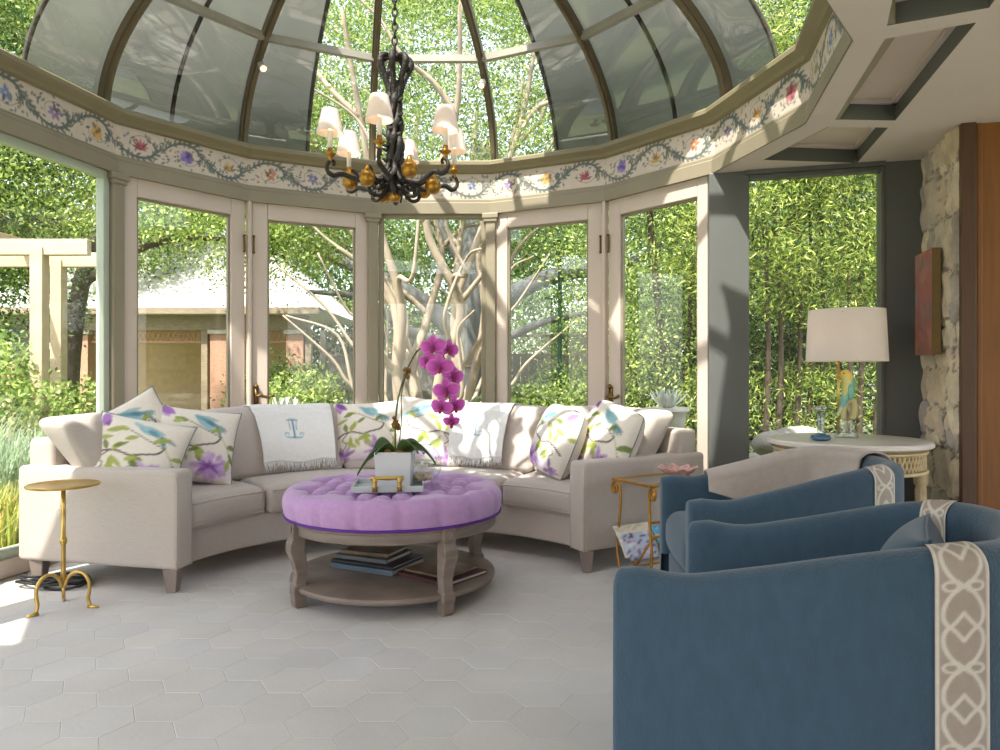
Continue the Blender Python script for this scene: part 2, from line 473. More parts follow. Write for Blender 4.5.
for k in range(-4, 6):
    c = frieze_canvas(k)
    a0, b0 = corner(k - .5, .025), corner(k + .5, .025)
    nu, nv = 200, 42
    mb.grid(lambda u, v: (a0[0] + (b0[0] - a0[0]) * u, a0[1] + (b0[1] - a0[1]) * u, Z_BAND - .002 + (Z_CROWN - Z_BAND + .004) * v), nu, nv, col=lambda u, v: c.get(u, v))
    x0, x1 = corner(k - .5, .12), corner(k + .5, .12)
    mb.add([(a0[0], a0[1], Z_BAND), (b0[0], b0[1], Z_BAND), (x1[0], x1[1], Z_BAND), (x0[0], x0[1], Z_BAND), (x0[0], x0[1], Z_CROWN), (x1[0], x1[1], Z_CROWN)], [(2, 3, 4, 5)], (.5, .46, .4))
f = mb.build('wall_frieze', m_frieze)
tag(f, 'cream frieze painted with scrolling vines and coloured flowers', 'frieze', kind='structure')

# ---- glazed facets
def hinge(mb, x, z):
    mb.tube([(x, -.018, z - .06), (x, -.018, z + .06)], .009, 8); mb.ball((x, -.018, z + .066), .011, 6); mb.ball((x, -.018, z - .066), .011, 6)
def make_door(idx, k, hside, label, lever=True):
    """glazed door leaf filling facet k; hside = side of the handle (+1 right)"""
    e = facet_empty('door_%d' % idx, k, .03); tag(e, label, 'glazed door', kind='structure')
    w = SW / 2 - .02
    st, tr, br = .115, .125, .26
    z0, z1 = .03, Z_TRIM + .005
    def bx(mb, xa, xb, za, zb): mb.box(((xa + xb) / 2, .025, (za + zb) / 2), (xb - xa, .05, zb - za))
    mb = MB(); bx(mb, -w, -w + st, z0, z1); bx(mb, w - st, w, z0, z1); bx(mb, -w + st, w - st, z1 - tr, z1); bx(mb, -w + st, w - st, z0, z0 + br)
    mb.build('door_frame', m_white, e, bevel=.006)
    mb = MB()                                                     # glazing bead
    for (xa, xb, za, zb) in ((-w + st, -w + st + .014, z0 + br, z1 - tr), (w - st - .014, w - st, z0 + br, z1 - tr), (-w + st, w - st, z1 - tr - .014, z1 - tr), (-w + st, w - st, z0 + br, z0 + br + .014)):
        mb.box(((xa + xb) / 2, .03, (za + zb) / 2), (xb - xa, .026, zb - za))
    mb.build('glazing_bead', m_olive, e)
    MB().box((0, .03, (z0 + br + z1 - tr) / 2), (2 * (w - st) - .02, .006, z1 - tr - z0 - br - .02)).build('pane', m_glass, e)
    for z in (.35, 1.2, 2.12):
        mb = MB(); hinge(mb, -hside * (w + .004), z); mb.build('hinge', m_hinge, e)
    MB().box((0, .06, .015), (SW + .03, .2, .03)).build('threshold', m_white, e)
    mb = MB(); mb.tube([(hside * (w - .012), -.012, 2.04), (hside * (w - .012), -.012, 2.14)], .007, 8); mb.ball((hside * (w - .012), -.014, 2.15), .011, 8); mb.ball((hside * (w - .012), -.014, 2.03), .011, 8); mb.build('bolt', m_brass, e)
    if not lever: return e
    hx = hside * (w - .03)
    mb = MB()
    mb.box((hx, -.006, .93), (.035, .012, .17)); mb.ball((hx, -.02, 1.015), .017, 8); mb.ball((hx, -.02, .845), .017, 8)
    mb.tube(spline([(hx, -.01, .94), (hx, -.05, .94), (hx - hside * .03, -.06, .945), (hx - hside * .08, -.055, .93), (hx - hside * .11, -.05, .945)], 5), [.011] * 16 + [.009] * 5, 8)
    mb.ball((hx - hside * .115, -.05, .945), .014, 8)
    mb.build('handle', m_brass, e, smooth=True)
    return e
make_door(1, -2, 1, 'cream glazed door left of the lever-handled pair on the left', False)
make_door(2, -1, -1, 'cream glazed door between two olive posts left of the centre window')
make_door(3, 1, 1, 'cream glazed door just right of the narrow centre window', False)
make_door(4, 2, -1, 'cream glazed door beside the broad grey-green corner post')
def make_fixed(idx, k, label, fr=.05, sill=.1, m=None):
    e = facet_empty('window_%d' % idx, k, .03); tag(e, label, 'window', kind='structure')
    w = SW / 2 - .04; z0, z1 = sill, Z_TRIM + .005; m = m or m_olive
    mb = MB()
    for (xa, xb, za, zb) in ((-w, -w + fr, z0, z1), (w - fr, w, z0, z1), (-w + fr, w - fr, z1 - fr, z1), (-w + fr, w - fr, z0, z0 + fr)):
        mb.box(((xa + xb) / 2, .03, (za + zb) / 2), (xb - xa, .06, zb - za))
    mb.build('window_frame', m, e, bevel=.004)
    MB().box((0, .035, (z0 + z1) / 2), (2 * (w - fr), .006, z1 - z0 - 2 * fr)).build('pane', m_glass, e)
    MB().box((0, .06, sill / 2), (SW + .02, .16, sill)).build('sill', m_white, e, bevel=.006)
    return e
make_fixed(1, 0, 'narrow fixed centre window in olive frame behind the orchid', .035)
m_pale_frame = M('pale_green_paint', (176, 184, 168), .5, var=.04)
make_fixed(2, -3, 'tall fixed window at left beyond the sofa arm', .05, m=m_pale_frame)
make_fixed(3, -4, 'tall fixed window nearest the camera at far left', .05, m=m_pale_frame)

def post(name, k, w, d, m, label, cap=True):
    a = k * TH; x, y = corner(k, .02)
    e = empty(name, (x, y, 0), -a); tag(e, label, 'post', kind='structure')
    MB().box((0, d / 2 - .03, Z_TRIM / 2), (w, d, Z_TRIM)).build('post_shaft', m, e, bevel=.01)
    if cap:
        mb = MB(); mb.box((0, d / 2 - .035, Z_TRIM - .02), (w + .05, d + .03, .045)); mb.box((0, d / 2 - .033, Z_TRIM - .055), (w + .028, d + .018, .03)); mb.box((0, d / 2 - .035, .06), (w + .03, d + .02, .12))
        mb.build('post_capital', m, e, bevel=.008)
    return e
post('trim_3', -2.5, .085, .1, m_olive, 'olive post between the left window and the first cream door')
post('trim_4', -1.5, .03, .06, m_white, 'slim cream mullion between the two left doors', cap=False)
post('trim_5', -.5, .085, .1, m_olive, 'olive pilaster at the left edge of the centre window')
post('trim_6', .5, .085, .1, m_olive, 'olive pilaster at the right edge of the centre window')
post('trim_7', 1.5, .03, .06, m_white, 'slim cream mullion between the two right doors', cap=False)
post('trim_8', -3.5, .085, .1, m_olive, 'olive post between the two windows at far left')
post('trim_9', -4.5, .2, .2, m_olive, 'olive post at the end of the left windows', cap=False)

# ---- right side: corner post, square window, green post, stone pier, oak panel
E1 = Vector((.968, -.252, 0)); E2 = Vector((-.252, -.968, 0))     # along the window wall / toward the room
W0 = Vector((1.60, 4.62, 0))
def wpt(s, t, z=0): return W0 + E1 * s + E2 * t + Vector((0, 0, z))
c0 = corner(2.5, -.0)
mb = MB().prism([(c0[0] - .02, c0[1] - .01), tuple(wpt(.0, .03)[:2]), tuple(wpt(.0, -.1)[:2]), (c0[0] + .02, c0[1] + .25)], 0, Z_TRIM)
o = mb.build('trim_10', m_green, bevel=.008); tag(o, 'broad grey-green corner post left of the square garden window', 'post', kind='structure')
e = empty('window_4', wpt(.385, 0), math.atan2(E1.y, E1.x)); tag(e, 'tall garden window behind the lamp and console table', 'window', kind='structure')
mb = MB(); hw, fr = .405, .022
for (xa, xb, za, zb) in ((-hw, -hw + fr, .1, Z_TRIM - .03), (hw - fr, hw, .1, Z_TRIM - .03), (-hw + fr, hw - fr, Z_TRIM - .06, Z_TRIM - .03), (-hw + fr, hw - fr, .1, .14)):
    mb.box(((xa + xb) / 2, 0, (za + zb) / 2), (xb - xa, .06, zb - za))
mb.build('window_frame', m_green, e, bevel=.004)
MB().box((0, 0, 1.25), (2 * hw - 2 * fr, .006, 2.24)).build('pane', m_glass, e)
MB().box((0, 0, .05), (2 * hw, .14, .1)).build('sill', m_green, e)
MB().box((0, 0, Z_TRIM - .005), (2 * hw, .1, .05)).build('head', m_green, e)
a_, b_, c_, d_ = wpt(.775, .02), wpt(1.02, .02), wpt(1.02, -.12), wpt(.775, -.12)
o = MB().prism([tuple(p[:2]) for p in (a_, b_, c_, d_)], 0, Z_TRIM).build('trim_11', m_green, bevel=.008)
tag(o, 'dark grey-green post between the garden window and the stone wall', 'post', kind='structure')

# stone pier: real relief, one colour per stone
rng = random.Random(5)
LW, HW = .615, Z_TRIM
cells = []
yy = 0
while yy < HW + .1:
    hgt = rng.uniform(.1, .2) if yy < 1.3 else rng.uniform(.16, .3)
    xx = -.05
    while xx < LW + .1:
        wid = rng.uniform(.16, .32) if yy < 1.3 else rng.uniform(.07, .17)
        cells.append((xx + wid / 2 + rng.uniform(-.02, .02), yy + hgt / 2 + rng.uniform(-.04, .04), wid, hgt)); xx += wid
    yy += hgt
CA = np.array(cells)
pal = [rgb(*q) for q in ((198, 184, 168), (184, 172, 158), (206, 192, 168), (170, 160, 152), (192, 176, 154), (168, 158, 150))]
ccol = [pal[rng.randrange(6)] for _ in cells]; cdep = [rng.uniform(.005, .03) for _ in cells]
s0 = wpt(1.0, .02)
def stone(u, v):
    x, z = u * LW, v * HW
    wx = x + .012 * sin(z * 31 + 1) + .008 * sin(x * 57); wz = z + .012 * sin(x * 37) + .006 * sin(z * 71)
    d = np.maximum(np.abs(wx - CA[:, 0]) / CA[:, 2], np.abs(wz - CA[:, 1]) / CA[:, 3]) + .25 * (np.abs(wx - CA[:, 0]) + np.abs(wz - CA[:, 1]))
    o_ = np.argsort(d)[:2]; i = int(o_[0]); e_ = (d[o_[1]] - d[o_[0]])
    return i, min(1.0, e_ / .16)
nu, nv = 60, 170
cache = {}
def st_p(u, v):
    i, e_ = stone(u, v); cache[(u, v)] = (i, e_)
    dep = cdep[i] * e_ ** .6 if 0 < u < 1 else 0
    p = s0 + E2 * (u * LW) - E1 * (dep + .006 * sin(u * 40 + v * 90))
    return (p.x, p.y, v * HW)
def st_c(u, v):
    i, e_ = cache[(u, v)]; c = ccol[i]
    f_ = 1.0 if e_ > .3 else 0.0
    return tuple(c[q] * f_ + (.23, .21, .19)[q] * (1 - f_) for q in range(3))
mb = MB().grid(st_p, nu, nv, col=st_c)
q = [s0, s0 + E2 * LW, s0 + E2 * LW + E1 * .3, s0 + E1 * .3]
b = [(p.x, p.y, z) for z in (0, HW) for p in q]
mb.add(b, [(1, 2, 6, 5), (2, 3, 7, 6)], (.2, .18, .16))
o = mb.build('wall_right', m_stone); tag(o, 'rough stone wall behind the canvas painting', 'wall', kind='structure')
# oak panel with dark casing, facing the camera
p0 = s0 + E2 * (LW - .06) - E1 * .0
p0 = s0 + E2 * LW
e = empty('wall_panel', p0, math.atan2(E1.y, E1.x)); tag(e, 'oak panel with dark casing at the right edge', 'wall', kind='structure')
MB().box((.03, -.01, Z_TRIM / 2), (.07, .05, Z_TRIM)).build('casing', m_wood_dark, e, bevel=.006)
MB().box((.085, 0, Z_TRIM / 2), (.03, .03, Z_TRIM)).build('moulding', m_wood_panel, e, bevel=.008)
MB().box((.65, .01, Z_TRIM / 2), (1.1, .03, Z_TRIM)).build('panel', m_wood_panel, e)

# ---- ceiling with coffers
ringc = [corner(i + .5, .02) for i in range(NF)]
COFF = [
    [(1.448, 2.685), (1.741, 2.554), (1.55, 1.95), (1.15, 2.0)],
    [(1.714, 3.67), (2.03, 3.686), (1.766, 2.66), (1.497, 2.79)],
    [(1.60, 4.36), (1.726, 3.775), (2.05, 3.79), (2.20, 4.42)]]
outer = [tuple(wpt(-.02, -.12)[:2]), tuple(wpt(1.3, -.12)[:2]), tuple((wpt(1.6, .03) + E2 * .9)[:2]), (4.6, 3.4), (4.6, -1.4), (-4.6, -1.4), (-4.6, 1.40), (-2.74, 1.50), (-3.2, 2.37), tuple(corner(-4.5, .14)), ]  # left outline, out of view, is shaped to trim the floor sun patch
# the ring bites the outer edge: walk the ring from facet 2.5 clockwise (camera side) to -4.5
walk = [corner(k, .006) for k in (-4.5, -5.5, -6.5, 6.5, 5.5, 4.5, 3.5, 2.5)]
poly = outer + walk
loops = [[Vector((x, y, 0)) for x, y in poly]] + [[Vector((x, y, 0)) for x, y in c] for c in COFF]
tris = tessellate_polygon(loops)
flat = [p for l in loops for p in l]
mb = MB(); mb.add([(p.x, p.y, Z_TRIM - .003) for p in flat], [t for t in tris])
n0 = len(poly)
mb.add([(x, y, Z_TRIM + .14) for x, y in poly], [])
o = mb.build('ceiling', m_ceil); tag(o, 'pale plaster ceiling over the blue armchairs', 'ceiling', kind='structure')
for i, c in enumerate(COFF):
    zt = Z_TRIM + .10
    e = empty('ceiling_coffer', (0, 0, 0)); tag(e, ['ceiling coffer nearest the camera at the top right', 'ceiling coffer right of the frieze, middle of the three', 'ceiling coffer directly above the garden window'][i], 'coffer', 'ceiling coffers', 'structure')
    mb = MB()
    for j in range(4):
        a, b = c[j], c[(j + 1) % 4]
        mb.add([(a[0], a[1], Z_TRIM - .003), (b[0], b[1], Z_TRIM - .003), (b[0], b[1], zt), (a[0], a[1], zt)], [(0, 1, 2, 3)])
    ctr = (sum(p[0] for p in c) / 4, sum(p[1] for p in c) / 4)
    ins = [(p[0] + (ctr[0] - p[0]) * .0, p[1] + (ctr[1] - p[1]) * .0) for p in c]
    mb.build('coffer_side', m_green, e)
    mb = MB(); mb.add([(p[0], p[1], zt) for p in c], [(0, 1, 2, 3)]); mb.build('coffer_panel', m_tan, e)
    mb = MB()
    for j in range(4):
        a, b = ins[j], ins[(j + 1) % 4]
        mb.bar((a[0], a[1], zt - .012), (b[0], b[1], zt - .012), .05, .02)
    mb.build('coffer_moulding', m_ceil, e)

for nm, pts, lab in (('wall_back', ((-.6, -1.4), (3.2, -1.4)), 'pale plaster wall behind the camera'),):  # unseen wall, added and sized to cut fill light from behind
    o = MB().bar((*pts[0], Z_TRIM / 2), (*pts[1], Z_TRIM / 2), .08, Z_TRIM).build(nm, m_ceil); tag(o, lab, 'wall', kind='structure')

# ---- floor: large hexagonal limestone tiles
rng = random.Random(11)
HR = .118; mb = MB()
fx0, fx1, fy0, fy1 = -3.4, 4.6, -1.4, 6.1
dx, dy = HR * 1.5, HR * math.sqrt(3)
base = rgb(204, 199, 194)
i = 0
x = fx0
while x < fx1 + HR:
    y = fy0 + (dy / 2 if i % 2 else 0)
    while y < fy1 + HR:
        ang = math.atan2(x - CX, y - CY); rr = math.hypot(x - CX, y - CY)
        inside = y < 3.6 or rr < R - .02 or (x > 1.2 and (Vector((x, y, 0)) - W0).dot(E2) > .02)
        if inside and not (y < 3.6 and x < -2.1 and rr > R - .02 and y > 1.9):
            f_ = rng.uniform(.955, 1.02); w_ = rng.uniform(-.015, .015)
            c = (base[0] * f_ * (1 + w_), base[1] * f_, base[2] * f_ * (1 - w_))
            z = rng.uniform(-.0004, .0004)
            o_ = [(x + (HR - .0025) * cos(q * PI / 3), y + (HR - .0025) * sin(q * PI / 3), z) for q in range(6)]
            n_ = [(x + HR * 1.01 * cos(q * PI / 3), y + HR * 1.01 * sin(q * PI / 3), -.0016) for q in range(6)]
            mb.add(o_, [tuple(range(6))], c)
            b0 = len(mb.v) - 6
            mb.add(n_, [], tuple(q * .92 for q in c))
            for q in range(6): mb.f.append((b0 + q, b0 + 6 + q, b0 + 6 + (q + 1) % 6, b0 + (q + 1) % 6)); mb.m.append(0)
        y += dy
    x += dx; i += 1
pl = [corner(k, .1) for k in (-4.5, -3.5, -2.5, -1.5, -.5, .5, 1.5, 2.5)] + [tuple(wpt(0, -.08)[:2]), tuple(wpt(1.3, -.08)[:2]), (4.6, 3.4), (4.6, -1.4), (-3.4, -1.4), (-3.4, 2.2)]
n = len(pl); mb.add([(x, y, -.004) for x, y in pl] + [(x, y, -.3) for x, y in pl], [tuple(range(n - 1, -1, -1))] + [(i, (i + 1) % n, n + (i + 1) % n, n + i) for i in range(n)], tuple(q * .8 for q in base))
o = mb.build('floor', m_floor); tag(o, 'pale floor of large hexagonal limestone tiles', 'floor', kind='structure')

# ---- glass dome: ribs, glazing bars, curved panes and outside sun-shade panels, the rear ones added to block sun
DB = 1.17
DO = .15
def dome_pt(k, t, off=0.0):
    """k in facet units; polygonal in plan between the corners"""
    kk = k + .5; i = math.floor(kk); f_ = kk - i
    def c(a):
        q = (R + DO + off) * cos(t)
        return Vector((CX + q * sin(a * TH), CY + q * cos(a * TH), 0))
    p = c(i - .5).lerp(c(i + .5), f_)
    p.z = Z_DOME + (DB + off) * sin(t); return p
dome = empty('ceiling_dome', (CX, CY, Z_DOME)); tag(dome, 'glass dome with bronze ribs over the round room', 'glass dome', kind='structure')
def dchild(mb, name, m, **kw):
    mb.v = [(x - CX, y - CY, z - Z_DOME) for x, y, z in mb.v]
    return mb.build(name, m, dome, **kw)
T_TOP = rad(76); T_BAR = (rad(37), rad(60))
for i in range(NF):
    k = i + .5; a = k * TH
    tang = Vector((cos(a), -sin(a), 0))
    mb = MB(); vs = []; prof = [(-.027, .03), (-.027, -.03), (-.016, -.03), (-.011, -.055), (.011, -.055), (.016, -.03), (.027, -.03), (.027, .03)]
    n = 26
    for j in range(n + 1):
        t = T_TOP * j / n
        for (w_, o_) in prof: vs.append(dome_pt(k, t, o_) + tang * w_)
    m = len(prof)
    mb.add(vs, [(j * m + q, j * m + (q + 1) % m, (j + 1) * m + (q + 1) % m, (j + 1) * m + q) for j in range(n) for q in range(m)])
    dchild(mb, 'rib', m_rib, angle=40)
    for tb in T_BAR + (rad(.8),):
        mb = MB(); a_, b_ = dome_pt(i - .5 + .001, tb, -.012), dome_pt(i + .5 - .001, tb, -.012)
        mb.bar(a_, b_, .045, .05); dchild(mb, 'glazing_bar', m_bar)
    mb = MB(); mb.grid(lambda u, v: dome_pt(i - .5 + .04 + .92 * u, rad(.5) + (T_TOP - rad(.5)) * v, .01), 1, 24); dchild(mb, 'pane', m_dome_glass, smooth=True)
mb = MB(); r_ = (R + DO) * cos(T_TOP); mb.lathe([(r_ + .05, DB * sin(T_TOP) - .05), (r_ + .05, DB * sin(T_TOP) + .04), (r_ - .08, DB * sin(T_TOP) + .05), (r_ - .08, DB * sin(T_TOP) - .05)], 28); mb.v = [(x + CX, y + CY, z + Z_DOME) for x, y, z in mb.v]; dchild(mb, 'crown_ring', m_rib)
for (ka, kb, tm) in SHADES:
    tm = rad(tm)
    mb = MB(); mb.grid(lambda u, v: dome_pt(ka + (kb - ka) * u, rad(1) + (tm - rad(1)) * v, .12), max(2, int((kb - ka) * 4)), 24); dchild(mb, 'shade_panel', m_shade, smooth=True)
    for kk in sorted({ka, kb}):
        mb = MB(); mb.tube([dome_pt(kk, rad(1) + (tm - rad(1)) * j / 20, .11) for j in range(21)], .016, 6); dchild(mb, 'shade_rail', m_hinge, smooth=True)
# ---------------------------------------------------------------- curved sofa
SX, SY = -.50, 3.32
A0, A1 = 32.7, 167.0
sofa = empty('sofa', (SX, SY, 0)); tag(sofa, 'curved oatmeal linen sectional sofa wrapped round the lilac ottoman', 'sofa')
def rf(a):                                  # radius of the front edge: a little deeper in the middle
    t = (a - A0) / (A1 - A0); return 1.175 + .05 * sin(PI * min(1, max(0, t)))
def pol(a, r, z): return Vector((r * cos(rad(a)), r * sin(rad(a)), z))
def arc_map(a0, a1, r0, r1, zc, lean=0.0, flare=0.0):
    """softbox x -> along the arc (from a1 to a0), y -> outward, z -> up"""
    am, rm = (a0 + a1) / 2, (r0 + r1) / 2
    def f(p):
        z = zc + p.z
        a = am - math.degrees(p.x / rm)
        if flare: a += flare * (p.z / .21 + .3) * max(0, math.copysign(1, flare) * (a - am) / ((a1 - a0) / 2)) ** 2
        r = rm + p.y + lean * p.z + (rf(a) - 1.205) * max(0, min(1, (1.95 - rm - p.y) / .7))
        return pol(a, r, z)
    return f
def arclen(a0, a1, r): return rad(a1 - a0) * r
def arcbox(a0, a1, r0, r1, z0, z1, rad_, n, bulge=(0, 0, 0), lean=0.0, gap=0.0, flare=0.0):
    return MB().softbox((arclen(a0, a1, (r0 + r1) / 2) - gap, r1 - r0, z1 - z0), rad_, n, bulge, arc_map(a0, a1, r0, r1, (z0 + z1) / 2, lean, flare))
R0, R1 = 1.205, 2.08
arcbox(A0 + 4, A1 - 4, R0 + .012, R1, .115, .30, .02, (60, 4, 2)).build('base', m_linen, sofa, smooth=True)
arcbox(A0 + 1, A1 - 1, 1.92, R1, .13, .765, .03, (60, 2, 4)).build('back_frame', m_linen, sofa, smooth=True)
def straight_arm(a, sgn, name='arm'):
    # slab arm, its outer face on the end of the arc
    c = pol(a, (1.15 + 2.10) / 2, 0); d = pol(a, 1, 0); tn = Vector((-d.y, d.x, 0)) * sgn
    def f(p): return c + d * p.y + tn * (p.x + .065) + Vector((0, 0, (.36 + p.z) * 1.03))
    MB().softbox((.13, .97, .485), .025, (2, 8, 6), mapf=f).build(name, m_linen, sofa, smooth=True)
    mb = MB()                                   # welt along the front edges of the arm
    for xo in (.008, .122):
        mb.tube([c + d * (-.478) + tn * xo + Vector((0, 0, z)) for z in (.125, .3, .45, .585)], .0045, 6)
    mb.tube([c + d * (-.478) + tn * x + Vector((0, 0, .594)) for x in (.012, .06, .118)], .0045, 6)
    mb.build('arm_piping', m_linen_pipe, sofa, smooth=True)
straight_arm(A0, 1); straight_arm(A1, -1)
seat = [(A1 - 5.5, 135.3), (135.3, 100), (100, 65.2), (65.2, A0 + 5.5)]
for hi, lo in seat:
    sc_ = arcbox(lo, hi, R0 - .025, 1.80, .285, .455, .055, (14, 10, 3), (0, .015, .022), gap=.006).build('seat_cushion', m_linen, sofa, smooth=True)
    mb = MB(); am, L = (lo + hi) / 2, arclen(lo, hi, 1.48) - .03
    for zz in (-.055, .058):
        fmap = arc_map(lo, hi, R0 - .025, 1.80, .37)
        mb.tube([fmap(Vector((L * (i / 16 - .5) * .97, -.308 - .0, zz)) ) for i in range(17)], .0045, 6)
    mb.build('cushion_piping', m_linen_pipe, sc_, smooth=True)
backs = [(A1 - 2, 137.6), (137.6, 110), (110, 87), (87, 63.5), (63.5, A0 + 4)]
for i, (hi, lo) in enumerate(backs):
    arcbox(lo, hi, 1.665, 1.875, .45, .878, .05, (12, 4, 8), (.012, .06, .016), lean=.46, gap=.012, flare=(3.4, 0, 0, 0, -1.6)[i]).build('back_cushion', m_linen, sofa, smooth=True)
def taper_leg(p):
    mb = MB(); vs = []
    for z, h in ((0, .024), (.125, .038)):
        vs += [(p.x + sx * h, p.y + sy * h, z) for sx, sy in ((-1, -1), (1, -1), (1, 1), (-1, 1))]
    mb.add(vs, [(3, 2, 1, 0), (4, 5, 6, 7), (0, 1, 5, 4), (1, 2, 6, 5), (2, 3, 7, 6), (3, 0, 4, 7)])
    mb.build('leg', m_legwood, sofa, bevel=.004)
for a, r in ((A1 - 2.3, 1.20), (A1 - 1.6, 2.02), (A0 + 2.3, 1.20), (A0 + 1.6, 2.02), (100, 2.02), (135, 2.02), (65, 2.02)): taper_leg(pol(a, r, 0))

# ---------------------------------------------------------------- throw pillows
def pillow_canvas(seed, flip=False):
    c = Canvas(1, 1, 150, (222, 214, 203)); rng = random.Random(seed)
    P, PD, T, TD, G, GD, BR = (160, 112, 178), (112, 62, 136), (120, 164, 174), (76, 122, 138), (150, 160, 70), (104, 122, 52), (70, 56, 56)
    # soft purple wash and bloom low right
    for q in range(6): c.ell(rng.uniform(.35, .95), rng.uniform(.02, .2), .2, .05, (206, 184, 214), rng.uniform(-.4, .4), .4, .9)
    for q in range(34):
        a = rng.uniform(0, 2 * PI); r = rng.uniform(.03, .16)
        c.ell(.70 + r * 1.2 * cos(a), .20 + r * .9 * sin(a), rng.uniform(.04, .10), rng.uniform(.02, .04), rng.choice((P, (176, 136, 194), (196, 160, 208))), a, .7, .4)
    for q in range(14): c.leaf(.72, .20, rng.uniform(.08, .19), .035, rng.uniform(0, 2 * PI), rng.choice((PD, P)), .6)
    c.ell(.72, .20, .05, .04, PD, 0, .7, .6)
    # teal bird-like bloom top right
    for q in range(9): c.leaf(.46, .84, rng.uniform(.18, .34), .08, rng.uniform(-.75, -.1), rng.choice((T, (150, 186, 192))), .75)
    for q in range(14):
        t_ = rng.random(); c.ell(.46 + .30 * t_, .86 - .16 * t_, rng.uniform(.05, .09), .03, rng.choice((T, TD, (152, 188, 194))), -.5, .7, .4)
    for q in range(5): c.leaf(.72, .74, rng.uniform(.12, .22), .04, rng.uniform(-1.3, -.4), rng.choice((TD, T)), .75)
    # violet buds on the left
    for q in range(9): c.leaf(.06, .98, rng.uniform(.12, .24), .09, -1.0 + rng.uniform(-.4, .4), rng.choice((P, PD, (176, 136, 194))), .75)
    for q in range(10): c.leaf(.20, .10, rng.uniform(.08, .2), .06, rng.uniform(0, 2 * PI), rng.choice((PD, P)), .7)
    # branches
    c.curve([(.06, .36), (.20, .44), (.34, .46), (.48, .43), (.60, .46), (.74, .50), (.80, .58)], .022, BR)
    c.curve([(.26, .45), (.18, .34), (.24, .28), (.20, .20)], .014, BR)
    c.curve([(.80, .58), (.60, .66), (.40, .76), (.24, .78)], .012, (112, 104, 74))
    c.curve([(.80, .58), (.90, .44), (.96, .28)], .010, (150, 160, 96))
    for (x, y, a) in ((.48, .43, -.5), (.52, .40, -1.3), (.50, .40, -1.0), (.56, .42, 3.6), (.30, .46, 1.1), (.24, .46, 1.9), (.28, .50, .7), (.40, .76, 2.9), (.34, .77, 3.4), (.52, .69, 3.6), (.08, .60, .2), (.06, .58, 3.0), (.92, .40, -.9), (.94, .32, -1.6), (.88, .46, .3), (.30, .40, -1.5), (.66, .64, .4), (.40, .22, 2.7), (.44, .24, 2.2)):
        c.leaf(x, y, rng.uniform(.14, .21), rng.uniform(.05, .075), a + rng.uniform(-.2, .2), rng.choice((G, GD, (160, 170, 84))), .92)
    if flip: c.a = c.a[:, ::-1].copy()
    return c
def make_pillow(loc, normal, spin, size=.5, thick=.17, canvas=None, label='', back=(214, 204, 194), sag=.0, sy=1.0, rnd=0.0):
    e = empty('throw_pillow', loc); tag(e, label, 'pillow', 'floral throw pillows')
    n = Vector(normal).normalized(); u = Vector((0, 0, 1)).cross(n).normalized(); v = n.cross(u)
    cs, sn = cos(spin), sin(spin); U, V = u * cs + v * sn, v * cs - u * sn
    def pt(a, b, side):
        x, y = 2 * a - 1, 2 * b - 1
        pin = 1 - .08 * (1 - y * y) * abs(x) ** 3; pin2 = 1 - .08 * (1 - x * x) * abs(y) ** 3
        t = (max(0, 1 - abs(x) ** 2.2) * max(0, 1 - abs(y) ** 2.2)) ** .42
        pin *= 1 - rnd * (x * y) ** 2; pin2 *= 1 - rnd * (x * y) ** 2
        px_, py_ = x * pin * size / 2, y * pin2 * size / 2 * sy
        w = side * thick / 2 * t
        py_ -= sag * (1 - y) * .5 * t
        return U * px_ + V * py_ + n * w
    bcol = rgb(*back); N = 56
    mb = MB(); mb.grid(lambda a, b: pt(a, b, 1), N, N, col=(lambda a, b: canvas.get(a, b)) if canvas else (lambda a, b: bcol))
    nb = (N + 1) ** 2
    mb.v = [p for p in mb.v]
    mb.build('pillow_front', m_pillow, e, smooth=True)
    mb = MB(); mb.grid(lambda a, b: pt(1 - a, b, -1), 24, 24, col=lambda a, b: bcol); mb.build('pillow_back', m_pillow, e, smooth=True)
    edge = [pt(a, 0, 0) for a in np.linspace(0, 1, 16)] + [pt(1, b, 0) for b in np.linspace(0, 1, 16)] + [pt(a, 1, 0) for a in np.linspace(1, 0, 16)] + [pt(0, b, 0) for b in np.linspace(1, 0, 16)]
    mb = MB(); mb.tube(edge, .0045, 6, closed=True); mb.build('pillow_piping', M_PIPE, e, smooth=True)
    return e
M_PIPE = M('pillow_piping_grey', (132, 140, 138), .9, var=.05)
cA, cB, cC, cD = pillow_canvas(1), pillow_canvas(2), pillow_canvas(3, True), pillow_canvas(4)
make_pillow((-2.06, 4.06, .735), (.42, -.85, .30), rad(30), .46, .12, cB, 'floral pillow mostly hidden behind the front left pillow, corner pointing up')
make_pillow((-1.96, 3.88, .665), (.22, -.93, .42), rad(-12), .50, .20, cA, 'floral pillow nearest the left sofa arm, tilted low', sy=.84)
make_pillow((-1.77, 4.16, .69), (.40, -.86, .42), rad(-9), .46, .19, cB, 'floral pillow leaning right of the low tilted pillow on the left seat')
make_pillow((-.93, 4.96, .70), (.05, -.95, .42), rad(3), .46, .17, cD, 'floral pillow just right of the white monogrammed towel')
make_pillow((-.50, 4.99, .71), (-.02, -.95, .42), rad(-5), .50, .17, cC, 'floral pillow behind the orchid, beside the sunlit fringed towel')
make_pillow((.36, 4.48, .69), (-.90, -.42, .34), rad(-9), .47, .22, cC, 'floral pillow on the right seat, behind the one touching the arm', rnd=.14)
make_pillow((.66, 4.36, .70), (-.84, -.52, .34), rad(-13), .49, .22, cD, 'floral pillow squeezed against the inside of the right sofa arm', rnd=.14)

